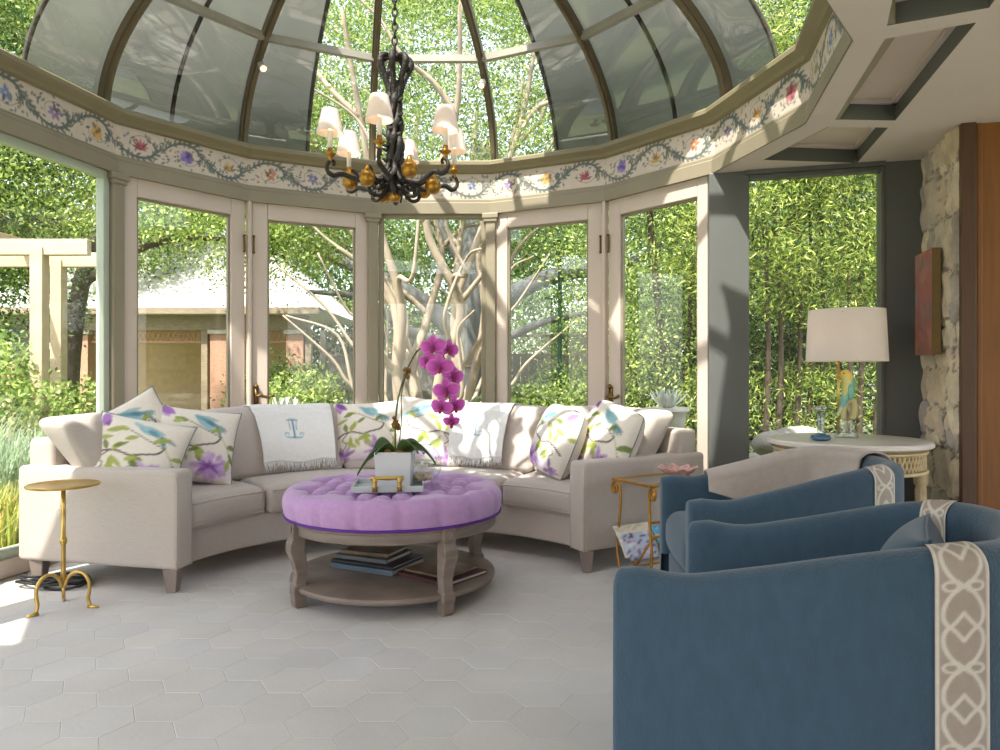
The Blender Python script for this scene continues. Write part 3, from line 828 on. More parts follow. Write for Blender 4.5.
# ---------------------------------------------------------------- towels hung over the back cushions
def towel_canvas():
    c = Canvas(.50, .44, 300, (226, 224, 222)); ink, ink2 = (70, 128, 158), (128, 172, 190)
    x0, y0 = .23, .16
    c.line([(x0, y0), (x0, y0 + .13)], .012, ink)
    for sg in (-1, 1):
        c.line([(x0 + sg * .02, y0 + .06), (x0 + sg * .026, y0 + .13)], (.005, .012), ink)
        c.curve([(x0, y0 + .004), (x0 + sg * .03, y0), (x0 + sg * .056, y0 + .008), (x0 + sg * .06, y0 + .03), (x0 + sg * .04, y0 + .032), (x0 + sg * .04, y0 + .016)], .006, ink2)
        c.curve([(x0, y0 + .004), (x0 + sg * .02, y0 - .004), (x0 + sg * .05, y0 - .002)], .006, ink)
    c.line([(x0 - .034, y0 + .13), (x0 + .034, y0 + .13)], .008, ink); c.line([(x0 - .02, y0 + .142), (x0 + .02, y0 + .142)], .004, ink2)
    for q in np.linspace(.03, .41, 40): c.line([(0, q), (.5, q)], .0012, (206, 206, 206), .5)
    return c
tcv = towel_canvas()
def towel(am, w, z_top, z_bot, label, tilt=0.0, rface=1.655):
    """sheet over the top of a back cushion; drop in front, short drop behind"""
    e = empty('hand_towel', (SX, SY, 0)); tag(e, label, 'towel', 'fringed monogram towels on the sofa back')
    prof = []
    hz = z_top - .665
    for q in np.linspace(z_bot, z_top - .035, 16): prof.append((rface - .070 * max(0, 1 - ((q - .665) / .22) ** 2) + .46 * (q - .665) - .014, q))
    rt = rface + .46 * hz
    for q in np.linspace(0, PI, 9): prof.append((rt + .09 - .105 * cos(q), z_top - .02 + .034 * sin(q)))
    prof.append((rt + .2, z_top - .10))
    P = [Vector((r, z, 0)) for r, z in prof]; L = [0]
    for i in range(1, len(P)): L.append(L[-1] + (P[i] - P[i - 1]).length)
    def at(s):
        for i in range(1, len(L)):
            if s <= L[i] or i == len(L) - 1:
                t = (s - L[i - 1]) / (L[i] - L[i - 1]); return P[i - 1].lerp(P[i], min(1, t))
    half = math.degrees(w / 2 / rface)
    def pt(u, v):
        p = at(v * L[-1]); a = am + half - 2 * half * u
        dr = .004 * sin(u * 14 + v * 3) * (1 - v)
        return pol(a, p.x - dr + (rf(a) - 1.205) * .45, p.y + tilt * (u - .5) + .008 * sin(u * 9) * (1 - v))
    mb = MB(); mb.grid(pt, 70, 70, col=lambda u, v: tcv.get(u, min(1, v * L[-1] / .44)) if v * L[-1] < .44 else rgb(226, 224, 222))
    o = mb.build('cloth', m_towel, e, smooth=True)
    sm = o.modifiers.new('Solidify', 'SOLIDIFY'); sm.thickness = .006; sm.offset = 0
    mb = MB(); rng = random.Random(int(am))
    for i in range(64):
        u = (i + .5) / 64; p = pt(u, 0); dz = rng.uniform(.04, .06); d = Vector((-p.x, -p.y, 0)).normalized()
        mb.tube([p, p + Vector((rng.uniform(-.006, .006), 0, -dz * .5)) + d * .008, p + Vector((rng.uniform(-.012, .012), 0, -dz)) + d * .014], [.003, .0032, .0022], 5)
    mb.build('fringe', m_fringe, e, smooth=True)
    return e
towel(121, .50, .885, .545, 'white fringed towel with a blue monogram over the sofa back, left of the orchid')
towel(77.5, .40, .885, .545, 'sunlit white fringed towel over the sofa back, right of the orchid')
# ---------------------------------------------------------------- round tufted ottoman
OX, OY = -.545, 3.70
ott = empty('ottoman', (OX, OY, 0)); tag(ott, 'round tufted lilac ottoman on a grey wood base with shelf', 'ottoman')
RO = .545
tufts = []
for i in range(-4, 5):
    for j in range(-4, 5):
        x = .165 * (i + .5 * j); y = .165 * .866 * j
        if math.hypot(x, y) < .44: tufts.append((x, y))
TA = np.array(tufts)
segs = [(a, b) for ia, a in enumerate(tufts) for b in tufts[ia + 1:] if math.hypot(a[0] - b[0], a[1] - b[1]) < .18]
SA = np.array([(a[0], a[1], b[0] - a[0], b[1] - a[1]) for a, b in segs])
rimp = [(x * 1.0, y * 1.0) for x, y in tufts if math.hypot(x, y) > .30]
def top_z(x, y):
    d = np.hypot(TA[:, 0] - x, TA[:, 1] - y).min()
    t = np.clip(((x - SA[:, 0]) * SA[:, 2] + (y - SA[:, 1]) * SA[:, 3]) / (SA[:, 2] ** 2 + SA[:, 3] ** 2), 0, 1)
    ds = np.hypot(x - SA[:, 0] - t * SA[:, 2], y - SA[:, 1] - t * SA[:, 3]).min()
    return .525 - .052 * math.exp(-(d / .03) ** 2) - .022 * math.exp(-(ds / .016) ** 2) + .016 * min(1, d / .08)
def cush(u, v):
    a = 2 * PI * u
    if v < .72:
        r = (RO - .045) * (v / .72); x, y = r * cos(a), r * sin(a)
        return (x, y, top_z(x, y))
    q = (v - .72) / .28
    # pleats run over the rim below the outer tufts
    pl = min([abs((a - math.atan2(y, x) + PI) % (2 * PI) - PI) for x, y in rimp])
    dent = .013 * math.exp(-(pl / .022) ** 2)
    if q < .5:
        b = q / .5 * PI / 2; r = RO - .045 + .055 * sin(b); z = .525 - .055 + .055 * cos(b) + .004
        z0 = top_z((RO - .045) * cos(a), (RO - .045) * sin(a)); z += (z0 - .529) * (1 - q / .5)
    else:
        b = (q - .5) / .5; r = RO + .010 - .012 * b * b; z = .474 - .064 * b
    return ((r - dent) * cos(a), (r - dent) * sin(a), z)
MB().grid(cush, 150, 62).build('cushion', m_lilac, ott, smooth=True)
bm_ = None
for x, y in tufts:
    mb = MB().ball((0, 0, 0), .011, 6, sz=.5)
    if bm_ is None: o = mb.build('button', m_lilac, ott, smooth=True); bm_ = o.data
    else: o = bpy.data.objects.new('button', bm_); COL.objects.link(o); o.parent = ott
    o.location = (x, y, top_z(x, y) + .003)
MB().tube([(RO * cos(q), RO * sin(q), .409) for q in np.linspace(0, 2 * PI, 73)[:-1]], .007, 8, closed=True).build('piping', m_purple, ott, smooth=True)
MB().lathe([(.44, .34), (.515, .34), (.522, .346), (.522, .385), (.53, .39), (.53, .404), (.44, .404)], 64).build('apron', m_greywood, ott, angle=40)
MB().lathe([(0, .068), (.50, .068), (.515, .074), (.52, .086), (.515, .098), (.50, .104), (0, .104)], 64).build('shelf', m_greywood, ott, angle=40)
legdirs = [math.atan2(3.395 - OY, -.966 - OX) + q * PI / 2 for q in range(4)]
for q, a in enumerate(legdirs):
    d = Vector((cos(a), sin(a), 0)); tn = Vector((-sin(a), cos(a), 0))
    mb = MB(); vs = []
    prof = [(0, .497, .026), (.012, .505, .030), (.06, .507, .030), (.066, .507, .033), (.105, .507, .033), (.112, .505, .026), (.16, .498, .027), (.22, .508, .032), (.27, .522, .036), (.305, .522, .036), (.335, .512, .031), (.345, .512, .034), (.405, .512, .034)]
    for z, r, h in prof: vs += [d * (r + sx * h) + tn * (sy * h) + Vector((0, 0, z)) for sx, sy in ((-1, -1), (1, -1), (1, 1), (-1, 1))]
    n = len(prof)
    fs = [(3, 2, 1, 0), tuple(4 * (n - 1) + i for i in range(4))]
    for i in range(n - 1): fs += [(4 * i + j, 4 * i + (j + 1) % 4, 4 * i + 4 + (j + 1) % 4, 4 * i + 4 + j) for j in range(4)]
    mb.add(vs, fs)
    lg = mb.build('leg', m_greywood, ott, bevel=.005)
    mb = MB(); c = d * .546 + Vector((0, 0, .375))
    mb.lathe([(.0, 0), (.018, 0), (.02, .004), (.012, .006), (.006, .003), (0, .006)], 12)
    Mx = Matrix((tn, Vector((0, 0, 1)), d)).transposed()
    mb.v = [tuple(Mx @ Vector(p) + c) for p in mb.v]
    mb.build('rosette', m_greywood, lg, smooth=True)

# ---- tray with gilt bracket handles
TZ = .540
tr = empty('tray', (-.545, 3.50, TZ), rad(6)); tag(tr, 'pale tray with gold bamboo handles on the lilac ottoman', 'tray')
mb = MB(); mb.box((0, .06, .004), (.34, .30, .008))
for (c, s_) in (((0, -.087, .017), (.34, .008, .026)), ((0, .207, .017), (.34, .008, .026)), ((-.167, .06, .017), (.008, .30, .026)), ((.167, .06, .017), (.008, .30, .026))): mb.box(c, s_)
mb.build('tray_body', m_tray, tr, bevel=.003)
for sg in (0,):
    mb = MB(); y = -.10
    for x in (-.058, .058):
        mb.tube([(x, y, .006), (x, y, .03), (x, y, .06), (x, y, .075)], [.013, .010, .012, .013], 10)
        for z in (.03, .055): mb.tube([(x, y, z - .003), (x, y, z + .003)], .014, 10)
    mb.tube([(-.078, y, .07), (-.04, y, .072), (0, y, .071), (.04, y, .072), (.078, y, .07)], [.011, .009, .011, .009, .011], 10)
    mb.build('handle', m_gold, tr, smooth=True)
    y = .22; mb = MB()
    for x in (-.058, .058): mb.tube([(x, y, .006), (x, y, .075)], .011, 10)
    mb.tube([(-.078, y, .07), (.078, y, .07)], .010, 10); mb.build('handle', m_gold, tr, smooth=True)

# ---- orchid in square pot
px0, py0 = -.525, 3.60
pt_ = empty('potted_orchid', (px0, py0, TZ + .009)); tag(pt_, 'magenta orchid arching from a white square pot on the ottoman', 'orchid')
mb = MB(); h0, h1, H = .083, .092, .172
ring_ = lambda h, z: [(-h, -h, z), (h, -h, z), (h, h, z), (-h, h, z)]
mb.add(ring_(h0, 0) + ring_(h1, H) + ring_(h1 - .009, H) + ring_(h1 - .011, H - .03), [(3, 2, 1, 0)] + [(a * 4 + j, a * 4 + (j + 1) % 4, a * 4 + 4 + (j + 1) % 4, a * 4 + 4 + j) for a in range(3) for j in range(4)] + [(12, 13, 14, 15)])
mb.build('pot', m_pot, pt_, bevel=.004)
mb = MB(); rng = random.Random(3)
for q in range(40): mb.ball((rng.uniform(-.07, .07), rng.uniform(-.07, .07), H - .012 + rng.uniform(-.01, .008)), rng.uniform(.012, .022), 5)
mb.build('moss', m_bract, pt_)
def strap_leaf(base, d, L, W, lift, droop, roll=0.0):
    d = Vector(d).normalized(); s_ = Vector((-d.y * cos(roll), d.x * cos(roll), sin(roll))); mb = MB()
    def f(u, v):
        w = W * sin(PI * (.12 + .86 * u) ** .8) * (2 * v - 1) / 2 if u < 1 else 0
        p = Vector(base) + d * (L * u) + s_ * w + Vector((0, 0, lift * sin(PI * u * .7) - droop * u * u))
        p.z += abs(2 * v - 1) * W * .14; return p
    o = MB().grid(f, 14, 6).build('leaf', m_leaf, pt_, smooth=True)
    m = o.modifiers.new('Solidify', 'SOLIDIFY'); m.thickness = .004
strap_leaf((.02, 0, H - .01), (1, -.35, 0), .20, .085, .06, .10, rad(-38))
strap_leaf((-.02, -.01, H - .01), (-1, -.4, 0), .17, .075, .03, .13, rad(42))
strap_leaf((0, .01, H - .01), (.8, .5, 0), .16, .08, .05, .06, rad(-50))
strap_leaf((.0, .02, H - .01), (-.8, .5, 0), .15, .07, .06, .05, rad(50))
strap_leaf((.02, -.02, H - .01), (.7, -.6, 0), .14, .07, .07, .05, rad(-30))
strap_leaf((-.01, -.02, H - .01), (-.6, -.7, 0), .11, .06, .05, .04, rad(30))
stem = spline([(0, 0, H - .02), (.0, 0, .30), (.012, 0, .42), (.045, -.005, .54), (.09, -.01, .64), (.135, -.01, .69), (.19, -.015, .70), (.235, -.02, .66), (.262, -.02, .58), (.272, -.02, .48), (.275, -.02, .41)], 8)
MB().tube(stem, .0045, 6).build('stem', m_stem, pt_, smooth=True)
MB().tube(spline([(.012, .006, H - .02), (.03, .004, .32), (.03, .0, .45), (.06, 0, .58)], 6), .003, 6).build('stake', m_stem, pt_, smooth=True)
for z, x in ((.31, .004), (.57, .058)):
    mb = MB(); rng = random.Random(int(z * 100))
    for q in range(12): mb.ball((x + rng.uniform(-.012, .012), rng.uniform(-.012, .012), z + rng.uniform(-.03, .03)), rng.uniform(.007, .013), 5)
    mb.build('raffia_tie', m_bract, pt_)
def blossom(c, face, s=.07, roll=0):
    n = Vector(face).normalized(); u = Vector((0, 0, 1)).cross(n).normalized(); v = n.cross(u)
    cs, sn = cos(roll), sin(roll); u, v = u * cs + v * sn, v * cs - u * sn; c = Vector(c)
    b = empty('blossom', c); b.parent = pt_
    def petal(a, L, W, off):
        d = u * cos(a) + v * sin(a); p = u * -sin(a) + v * cos(a)
        def f(i, j):
            w = W * sin(PI * (.08 + .9 * i)) ** .7 * (2 * j - 1) / 2 if 0 < i < 1 else 0
            return d * (L * i) + p * w + n * (off + .008 * sin(PI * i) - .010 * i * i + .003 * (2 * j - 1) ** 2)
        
        def cl(i, j):
            e_ = abs(2 * j - 1); k = min(1, i * 1.8)
            c = [q0 + (q1 - q0) * k for q0, q1 in zip(rgb(150, 30, 130), rgb(206, 84, 188))]
            g_ = max(0, max(e_, i) - .7) / .3; return tuple(q0 + (q1 - q0) * .6 * g_ for q0, q1 in zip(c, rgb(232, 160, 220)))
        mb = MB().grid(f, 8, 6, col=cl); return mb
    mb = MB()
    for a, L, W, o_ in ((PI / 2, s * .92, s * .58, -.004), (PI / 2 + 2.25, s * .90, s * .52, -.004), (PI / 2 - 2.25, s * .90, s * .52, -.004), (.12, s, s * .95, .003), (PI - .12, s, s * .95, .003)):
        g = petal(a, L, W, o_); mb.add(g.v, g.f, g.c)
    mb.build('petals', m_petal, b, smooth=True)
    mb = MB(); mb.ball(n * .014 - v * .008, .011, 6); mb.ball(n * .018 - v * .022, .009, 6, sz=1.4)
    mb.build('lip', m_lip, b, smooth=True)
for (c, f, s, r) in (((.195, -.055, .690), (-.25, -1, .1), .072, .1), ((.268, -.02, .680), (.6, -1, .15), .060, -.2), ((.165, -.03, .622), (-.6, -1, .0), .060, .3), ((.230, -.075, .590), (-.1, -1, .05), .074, 0), ((.292, -.03, .545), (.55, -1, 0), .062, -.1), ((.262, -.075, .475), (-.1, -1, -.05), .072, .1), ((.238, -.06, .395), (-.35, -1, -.1), .062, -.15), ((.300, -.045, .400), (.35, -1, -.2), .058, .2), ((.285, -.055, .325), (.1, -1, -.3), .044, 0)):
    blossom(c, f, s, r)
# ---- glass globe vase beside the pot
g = empty('glass_globe', (-.385, 3.685, TZ + .009)); tag(g, 'clear glass bubble vase beside the white orchid pot', 'vase')
MB().lathe([(.001, .004), (.035, .004), (.062, .02), (.082, .06), (.086, .10), (.078, .14), (.055, .172), (.034, .186), (.032, .196)], 32, cap=False).build('bowl', m_clear, g, smooth=True)
mb = MB(); rng = random.Random(9)
for q in range(16): mb.ball((rng.uniform(-.04, .04), rng.uniform(-.04, .04), .02 + rng.uniform(0, .03)), rng.uniform(.01, .018), 6)
mb.build('filling', M('pale_shells', (214, 194, 160), .6, var=.2, scale=30), g, smooth=True)
MB().tube([(.033 * cos(q), .033 * sin(q), .196) for q in np.linspace(0, 2 * PI, 25)[:-1]], .003, 6, closed=True).build('rim', m_clear, g, smooth=True)

# ---- books on the ottoman shelf
def book(c, w, d, h, rz, cover, label, group, pages=True):
    e = empty('book', c, rz); tag(e, label, 'book', group)
    mb = MB(); t = .0035
    mb.box((0, 0, t / 2), (w, d, t)); mb.box((0, 0, h - t / 2), (w, d, t)); mb.box((-w / 2 + t / 2, 0, h / 2), (t, d, h))
    mb.build('cover', cover, e, bevel=.001)
    MB().box((.002, 0, h / 2), (w - .012, d - .012, h - 2 * t - .0005)).build('page_block', m_page, e)
    return e
m_bk1 = M('slate_blue_cover', (84, 98, 112), .5, var=.08); m_bk2 = M('black_cover', (40, 40, 46), .4, var=.1); m_bk3 = M('grey_cover', (92, 96, 98), .5, var=.1); m_bk4 = M('brown_photo_cover', (112, 92, 68), .4, var=.4, scale=14); m_bk5 = M('dark_red_cover', (70, 34, 36), .5, var=.1)
bz = .105; G = 'books on the ottoman shelf'
bx_, by_ = -.64, 3.76; q_ = rad(64)
book((bx_, by_, bz), .30, .39, .028, q_, m_bk1, 'slate blue book at the bottom of the ottoman book stack', G)
book((bx_ + .0, by_ + .005, bz + .0285), .29, .38, .014, q_, m_bk2, 'thin black book second from the bottom of the stack', G)
book((bx_ - .025, by_ + .02, bz + .043), .24, .32, .022, q_ + .03, m_bk3, 'grey book third from the bottom of the stack', G)
book((bx_ - .02, by_ + .03, bz + .0655), .21, .28, .020, q_ + .08, m_bk4, 'brown picture book on top of the stack', G)
book((-.287, 3.58, bz), .30, .33, .020, rad(52), m_bk5, 'dark red book at the right of the ottoman shelf, under a thin brown one', G)
book((-.295, 3.60, bz + .0205), .25, .28, .012, rad(55), m_bk4, 'thin brown picture book lying on the dark red book', G)
# ---------------------------------------------------------------- blue barrel armchairs
def shell_path():
    """centre line of the shell from the left arm front, round the back, to the right arm front"""
    P = []; hw, yf, ys, yb = .325, .43, -.10, -.395
    for i in range(15): P.append((-hw, yf + (ys - yf) * i / 14))
    for i in range(1, 40):
        a = PI * i / 40; ex = .82
        c, s_ = cos(a), sin(a)
        P.append((-hw * math.copysign(abs(c) ** ex, c), ys + (yb - ys) * abs(s_) ** ex))
    for i in range(15): P.append((hw, ys + (yf - ys) * i / 14))
    return [Vector((x, y, 0)) for x, y in P]
SP = shell_path(); NS = len(SP)
STG = []
for i in range(NS):
    a, b = SP[max(0, i - 1)], SP[min(NS - 1, i + 1)]; t = (b - a).normalized(); STG.append(Vector((t.y, -t.x, 0)))   # outward normal (path runs clockwise seen from above -> flip below)
if STG[0].x > 0: STG = [-n for n in STG]
def ztop(y):
    f_ = max(0.0, (.43 - y) / .825)
    return .642 - .012 * math.exp(-((f_ - .15) / .12) ** 2) + .122 * (3 * min(1, max(0, (f_ - .12) / .80)) ** 2 - 2 * min(1, max(0, (f_ - .12) / .80)) ** 3)
ZB = .045
def section(i, off=0.0, m=10):
    """outline across the shell at path index i: outside bottom, over the top, inside down to the seat"""
    i0 = int(math.floor(i)); i1 = min(NS - 1, i0 + 1); f_ = i - i0
    p = SP[i0].lerp(SP[i1], f_); n = STG[i0].lerp(STG[i1], f_).normalized()
    zt = ztop(p.y); h = .048
    fr = max(0, (p.y - .395) / .035)                       # rounded front top corner
    zt -= .010 * fr ** 3
    out = [(h + .0, ZB), (h + .002, .2), (h + .002, .4), (h, zt - h)]
    for q in range(1, m): a = PI * q / m; out.append((h * cos(a), zt - h + h * sin(a) * .9))
    out += [(-h, zt - h), (-h, .42), (-h, .27)]
    res = []
    for k, (r, z) in enumerate(out):
        s_ = 1
        if off:
            if k < 4: r += off
            elif k > len(out) - 4: r -= off
            else:
                a = PI * (k - 3) / m; r += off * cos(a); z += off * sin(a)
        res.append(p + n * r + Vector((0, 0, z)))
    return res
def strip(i0, i1, s0, s1, off, ni, ns, mbx, col=None, hang=None):
    """part of the shell surface: path range i0..i1, arc-length range s0..s1 (metres from the outside bottom)"""
    def pt(u, v):
        S = section(i0 + (i1 - i0) * u, off)
        L = [0]
        for a, b in zip(S, S[1:]): L.append(L[-1] + (b - a).length)
        a0 = s0(u) if callable(s0) else s0; a1 = s1(u) if callable(s1) else s1
        if a1 is None or a1 > L[-1]: a1 = L[-1] - .002
        if a0 < 0: a0 = L[-1] + a0
        s_ = a0 + (a1 - a0) * v
        for k in range(1, len(L)):
            if s_ <= L[k] or k == len(L) - 1:
                return S[k - 1].lerp(S[k], (s_ - L[k - 1]) / (L[k] - L[k - 1]))
    return mbx.grid(pt, ni, ns, col)
def band_canvas():
    P = .168; c = Canvas(.088, P, 600, (160, 148, 138)); w = (204, 198, 188); X = .044; t = .0072
    for x in (.004, .084): c.line([(x, 0), (x, P)], .0055, w)
    for y0 in (-P, 0, P):
        for sg in (-1, 1):
            for d in (1, -1):
                o = y0 if d > 0 else y0 + P
                c.curve([(X - sg * .010, o - d * .010), (X, o), (X + sg * .020, o + d * .020), (X + sg * .031, o + d * .048), (X + sg * .029, o + d * .074), (X + sg * .014, o + d * .092), (X, o + d * .112)], t, w)
            c.line([(X + sg * .020 + .012 * cos(q), y0 + .010 * sin(q)) for q in np.linspace(0, 2 * PI, 17)], .0055, w)
    return c
bcv = band_canvas()
def make_chair():
    e = empty('barrel_armchair', (0, 0, 0))
    mb = MB(); vs = []; secs = [section(i) for i in range(NS)]; m = len(secs[0])
    for S in secs: vs += S
    fs = [(i * m + j, (i + 1) * m + j, (i + 1) * m + j + 1, i * m + j + 1) for i in range(NS - 1) for j in range(m - 1)]
    mb.add(vs, fs)
    # rounded front faces of the two arms
    for i, sg in ((0, 1), (NS - 1, 1)):
        S = secs[i]; prev = list(range(i * m, i * m + m)); ctr = sum(S, Vector()) / m
        for k, (f_, dy) in enumerate(((.93, .010), (.80, .016), (.40, .018))):
            ring_v = []
            for p in S:
                n = STG[i]; r = (p - SP[i]).dot(n); z = p.z
                zz = z if z < .3 else z - (1 - f_) * .03
                ring_v.append(Vector((SP[i].x + n.x * r * f_, SP[i].y + dy, zz)))
            b = len(mb.v); mb.add(ring_v, [])
            cur = list(range(b, b + m))
            for j in range(m - 1):
                q = (prev[j], prev[j + 1], cur[j + 1], cur[j]); mb.f.append(q if i == 0 else q[::-1]); mb.m.append(0)
            prev = cur
        mb.f.append(tuple(prev if i == 0 else prev[::-1])); mb.m.append(0)
    mb.build('shell', m_blue, e, smooth=True)
    mb = MB()
    mb.softbox((.60, .73, .235), .02, (6, 6, 2), mapf=lambda p: p + Vector((0, .052, .1675)))
    mb.build('seat_base', m_blue, e, smooth=True)
    MB().softbox((.555, .745, .19), .06, (8, 8, 3), (0, .02, .02), mapf=lambda p: p + Vector((0, .062, .385))).build('seat_cushion', m_blue, e, smooth=True)
    for x, y in ((-.25, .34), (.25, .34), (-.25, -.25), (.25, -.25)):
        MB().lathe([(0, 0), (.022, 0), (.032, .06), (0, .06)], 12, c=(x, y, 0)).build('foot', m_wood_dark, e)
    # trim bands: over both sides of the shell where the arm rises into the back
    def idx_of(y, right):
        rng_ = range(NS // 2, NS - 1) if right else range(0, NS // 2)
        for i in rng_:
            a, b = SP[i].y, SP[i + 1].y
            if (a - y) * (b - y) <= 0 and a != b: return i + (y - a) / (b - a)
    for right in (False, True):
        ia, ib = idx_of(-.212, right), idx_of(-.288, right)
        mb = MB(); strip(ia, ib, .0, None, .0035, 34, 330, mb, col=lambda u, v: bcv.get(u, (v * 1.32 / .168) % 1))
        mb.build('trim_band', m_band, e, smooth=True)
    return e
ch1 = make_chair(); ch1.location = (.845, 1.84, 0); ch1.rotation_euler.z = rad(59.5)
tag(ch1, 'blue barrel armchair in front, nearest the camera, with patterned woven bands', 'armchair', 'blue armchairs')
ch2 = copy_tree(ch1); ch2.location = (1.18, 3.02, 0); ch2.rotation_euler.z = rad(86)
tag(ch2, 'blue barrel armchair behind the nearest one, with a taupe throw over its back', 'armchair', 'blue armchairs')
# small blue pillow in the near chair
def plain_pillow(loc, normal, spin, size, thick, label):
    e = make_pillow(loc, normal, spin, size, thick, None, label)
    e.name = 'lumbar_pillow'
    for ch in e.children:
        ch.data.materials.clear(); ch.data.materials.append(m_blue)
    e['group'] = 'blue pillows'; del e['group']
    return e
f1 = Vector((-sin(rad(59.5)), cos(rad(59.5)), 0))
bp_ = Vector((.845, 1.84, 0)) - f1 * .16
plain_pillow((bp_.x, bp_.y, .565), f1 + Vector((0, 0, .35)), 0, .36, .16, 'small blue pillow inside the nearest barrel armchair')
# taupe throw over the back of the second chair
th_ = empty('throw_blanket', ch2.location, rad(86)); tag(th_, 'taupe throw draped over the back of the farther blue armchair', 'throw')
def th_hang(u, v):
    # u along the rim from the far arm to the back corner, v from outside to inside
    i = TH_I0 + (TH_I1 - TH_I0) * u
    S = section(i, .013); p = S[0].lerp(S[-1], .5)
    k = min(NS - 1, int(i)); n = STG[k]; c = SP[k].lerp(SP[min(NS - 1, k + 1)], i - k); zt = max(ztop(c.y), ztop(SP[int(TH_I0)].y) + (ztop(SP[int(TH_I1)].y) - ztop(SP[int(TH_I0)].y)) * (u ** .9)) + .012
    ind = .015 + .27 * sin(PI * min(1, .06 + u * .80)) ** 1.3
    outd = .05 + .16 * u
    if v < .35:
        q = v / .35; return c + n * (.066 + .006 * sin(u * 15)) + Vector((0, 0, zt - .04 - outd * (1 - q)))
    if v < .55:
        a = PI * (v - .35) / .2; return c + n * (.062 * cos(a)) + Vector((0, 0, zt - .04 + .04 * sin(a)))
    q = (v - .55) / .45
    return c - n * (.062 + .16 * ind * q ** 1.3 * 1.6 + .008 * sin(u * 22) * q) + Vector((0, 0, zt - .04 - ind * q))
right_arm_first = True
# chair 2 faces -x: its far arm (greater y) is the right-hand local side -> path end
TH_I0, TH_I1 = NS - 6, NS * .50
o = MB().grid(th_hang, 60, 46).build('cloth', m_throw, th_, smooth=True)
sm = o.modifiers.new('Solidify', 'SOLIDIFY'); sm.thickness = .008; sm.offset = 0

# ---------------------------------------------------------------- little gold drink table
dt = empty('drink_table', (-2.06, 3.385, 0)); tag(dt, 'slim gold drink table with round top before the left sofa arm', 'side table')
ZT = .585
MB().lathe([(0, ZT - .012), (.135, ZT - .012), (.153, ZT - .008), (.155, ZT), (.151, ZT + .003), (.14, ZT - .002), (0, ZT - .002)], 40).build('tabletop', m_gold, dt, angle=50)
MB().tube([(0, 0, z) for z in (.11, .2, .3, .305, .33, .335, .45, ZT - .01)], [.012, .010, .010, .016, .016, .010, .010, .010], 12).build('stem', m_gold, dt, smooth=True)
for q in (rad(1), rad(121), rad(241)):
    d = Vector((cos(q), sin(q), 0)); S = lambda r, z: tuple(d * r + Vector((0, 0, z)))
    mb = MB(); mb.tube(spline([S(.004, .10), S(.022, .145), S(.055, .17), (S(.092, .165)), S(.118, .13), S(.122, .085), S(.116, .045), S(.125, .012)], 6), [.0085] * 43, 8)
    mb.tube([S(.112, .006), S(.13, .005), S(.165, .004)], [.009, .012, .007], 8, flat=.5)
    mb.build('leg', m_gold, dt, smooth=True)

# ---------------------------------------------------------------- gold side table with magazine rack
GA = Vector((.86, .51, 0)); GB = Vector((.51, -.86, 0)); GL = Vector((.612, 3.895, 0)); GW, GD, GH = .44, .30, .535
gt = empty('side_table', tuple(GL + GA * GW / 2 + GB * GD / 2)); tag(gt, 'antique gold iron side table with glass top beside the right sofa arm', 'side table')
def gp(a, b, z): return Vector((0, 0, z)) + GA * (a * GW / 2) + GB * (b * GD / 2)
mb = MB()
for (p, q) in ((gp(-1, -1, GH), gp(1, -1, GH)), (gp(1, -1, GH), gp(1, 1, GH)), (gp(1, 1, GH), gp(-1, 1, GH)), (gp(-1, 1, GH), gp(-1, -1, GH))): mb.bar(p, q, .016, .014)
mb.build('top_frame', m_gold2, gt, bevel=.002)
mb = MB(); mb.add([gp(-.95, -.95, GH + .004), gp(.95, -.95, GH + .004), gp(.95, .95, GH + .004), gp(-.95, .95, GH + .004)], [(0, 1, 2, 3)]); mb.build('glass_top', m_clear, gt)
for a in (-1, 1):
    for b in (-1, 1):
        d = (GB * b + GA * a * .2).normalized()
        base = gp(a * .90, b * .80, 0)
        Q = lambda r, z: base + d * r + Vector((0, 0, z))
        mb = MB(); mb.tube(spline([Q(.030, GH - .062), Q(.036, GH - .048), Q(.030, GH - .036), Q(.018, GH - .040), Q(.016, GH - .058), Q(.028, GH - .072), Q(.046, GH - .064), Q(.050, GH - .036), Q(.034, GH - .014), Q(.012, GH - .010), Q(-.004, GH - .04), Q(-.008, GH - .12), Q(.004, .28), Q(.016, .18), Q(.006, .09), Q(-.020, .012)], 6), .0078, 8)
        mb.build('leg', m_gold2, gt, smooth=True)
mb = MB()
for a in (-.86, .86):
    mb.tube([gp(a, -.9, .27), gp(a, -.45, .18), gp(a, 0, .09)], .007, 6); mb.tube([gp(a, .9, .27), gp(a, .45, .18), gp(a, 0, .09)], .007, 6)
for b, z in ((-.9, .27), (0, .09), (.9, .27)): mb.tube([gp(-.86, b, z), gp(.86, b, z)], .007, 6)
mb.build('magazine_rack', m_gold2, gt, smooth=True)
def magazine(a0, b0, z, tilt, cov, label, ln=.22, wd=.19):
    e = empty('magazine', tuple(GL + GA * GW / 2 + GB * GD / 2 + Vector((0, 0, 0)))); tag(e, label, 'magazine', 'magazines in the gold rack')
    p0 = gp(a0, b0, z); dirn = (GB * cos(tilt) + Vector((0, 0, sin(tilt)))); nrm = GA.cross(dirn).normalized()
    def f(u, v): return p0 + dirn * (ln * u) + GA * (wd * (v - .5)) + nrm * (.008 * sin(PI * u))
    o = MB().grid(f, 12, 10, col=lambda u, v: cov.get(v, u)).build('cover', m_art, e, smooth=True)
    sm = o.modifiers.new('Solidify', 'SOLIDIFY'); sm.thickness = .006
def mag_canvas(seed, cols, bg):
    c = Canvas(.21, .27, 300, bg); r = random.Random(seed)
    for q in range(70): c.ell(r.uniform(0, .21), r.uniform(0, .27), r.uniform(.006, .022), r.uniform(.005, .016), r.choice(cols), r.uniform(0, 3), .9)
    return c
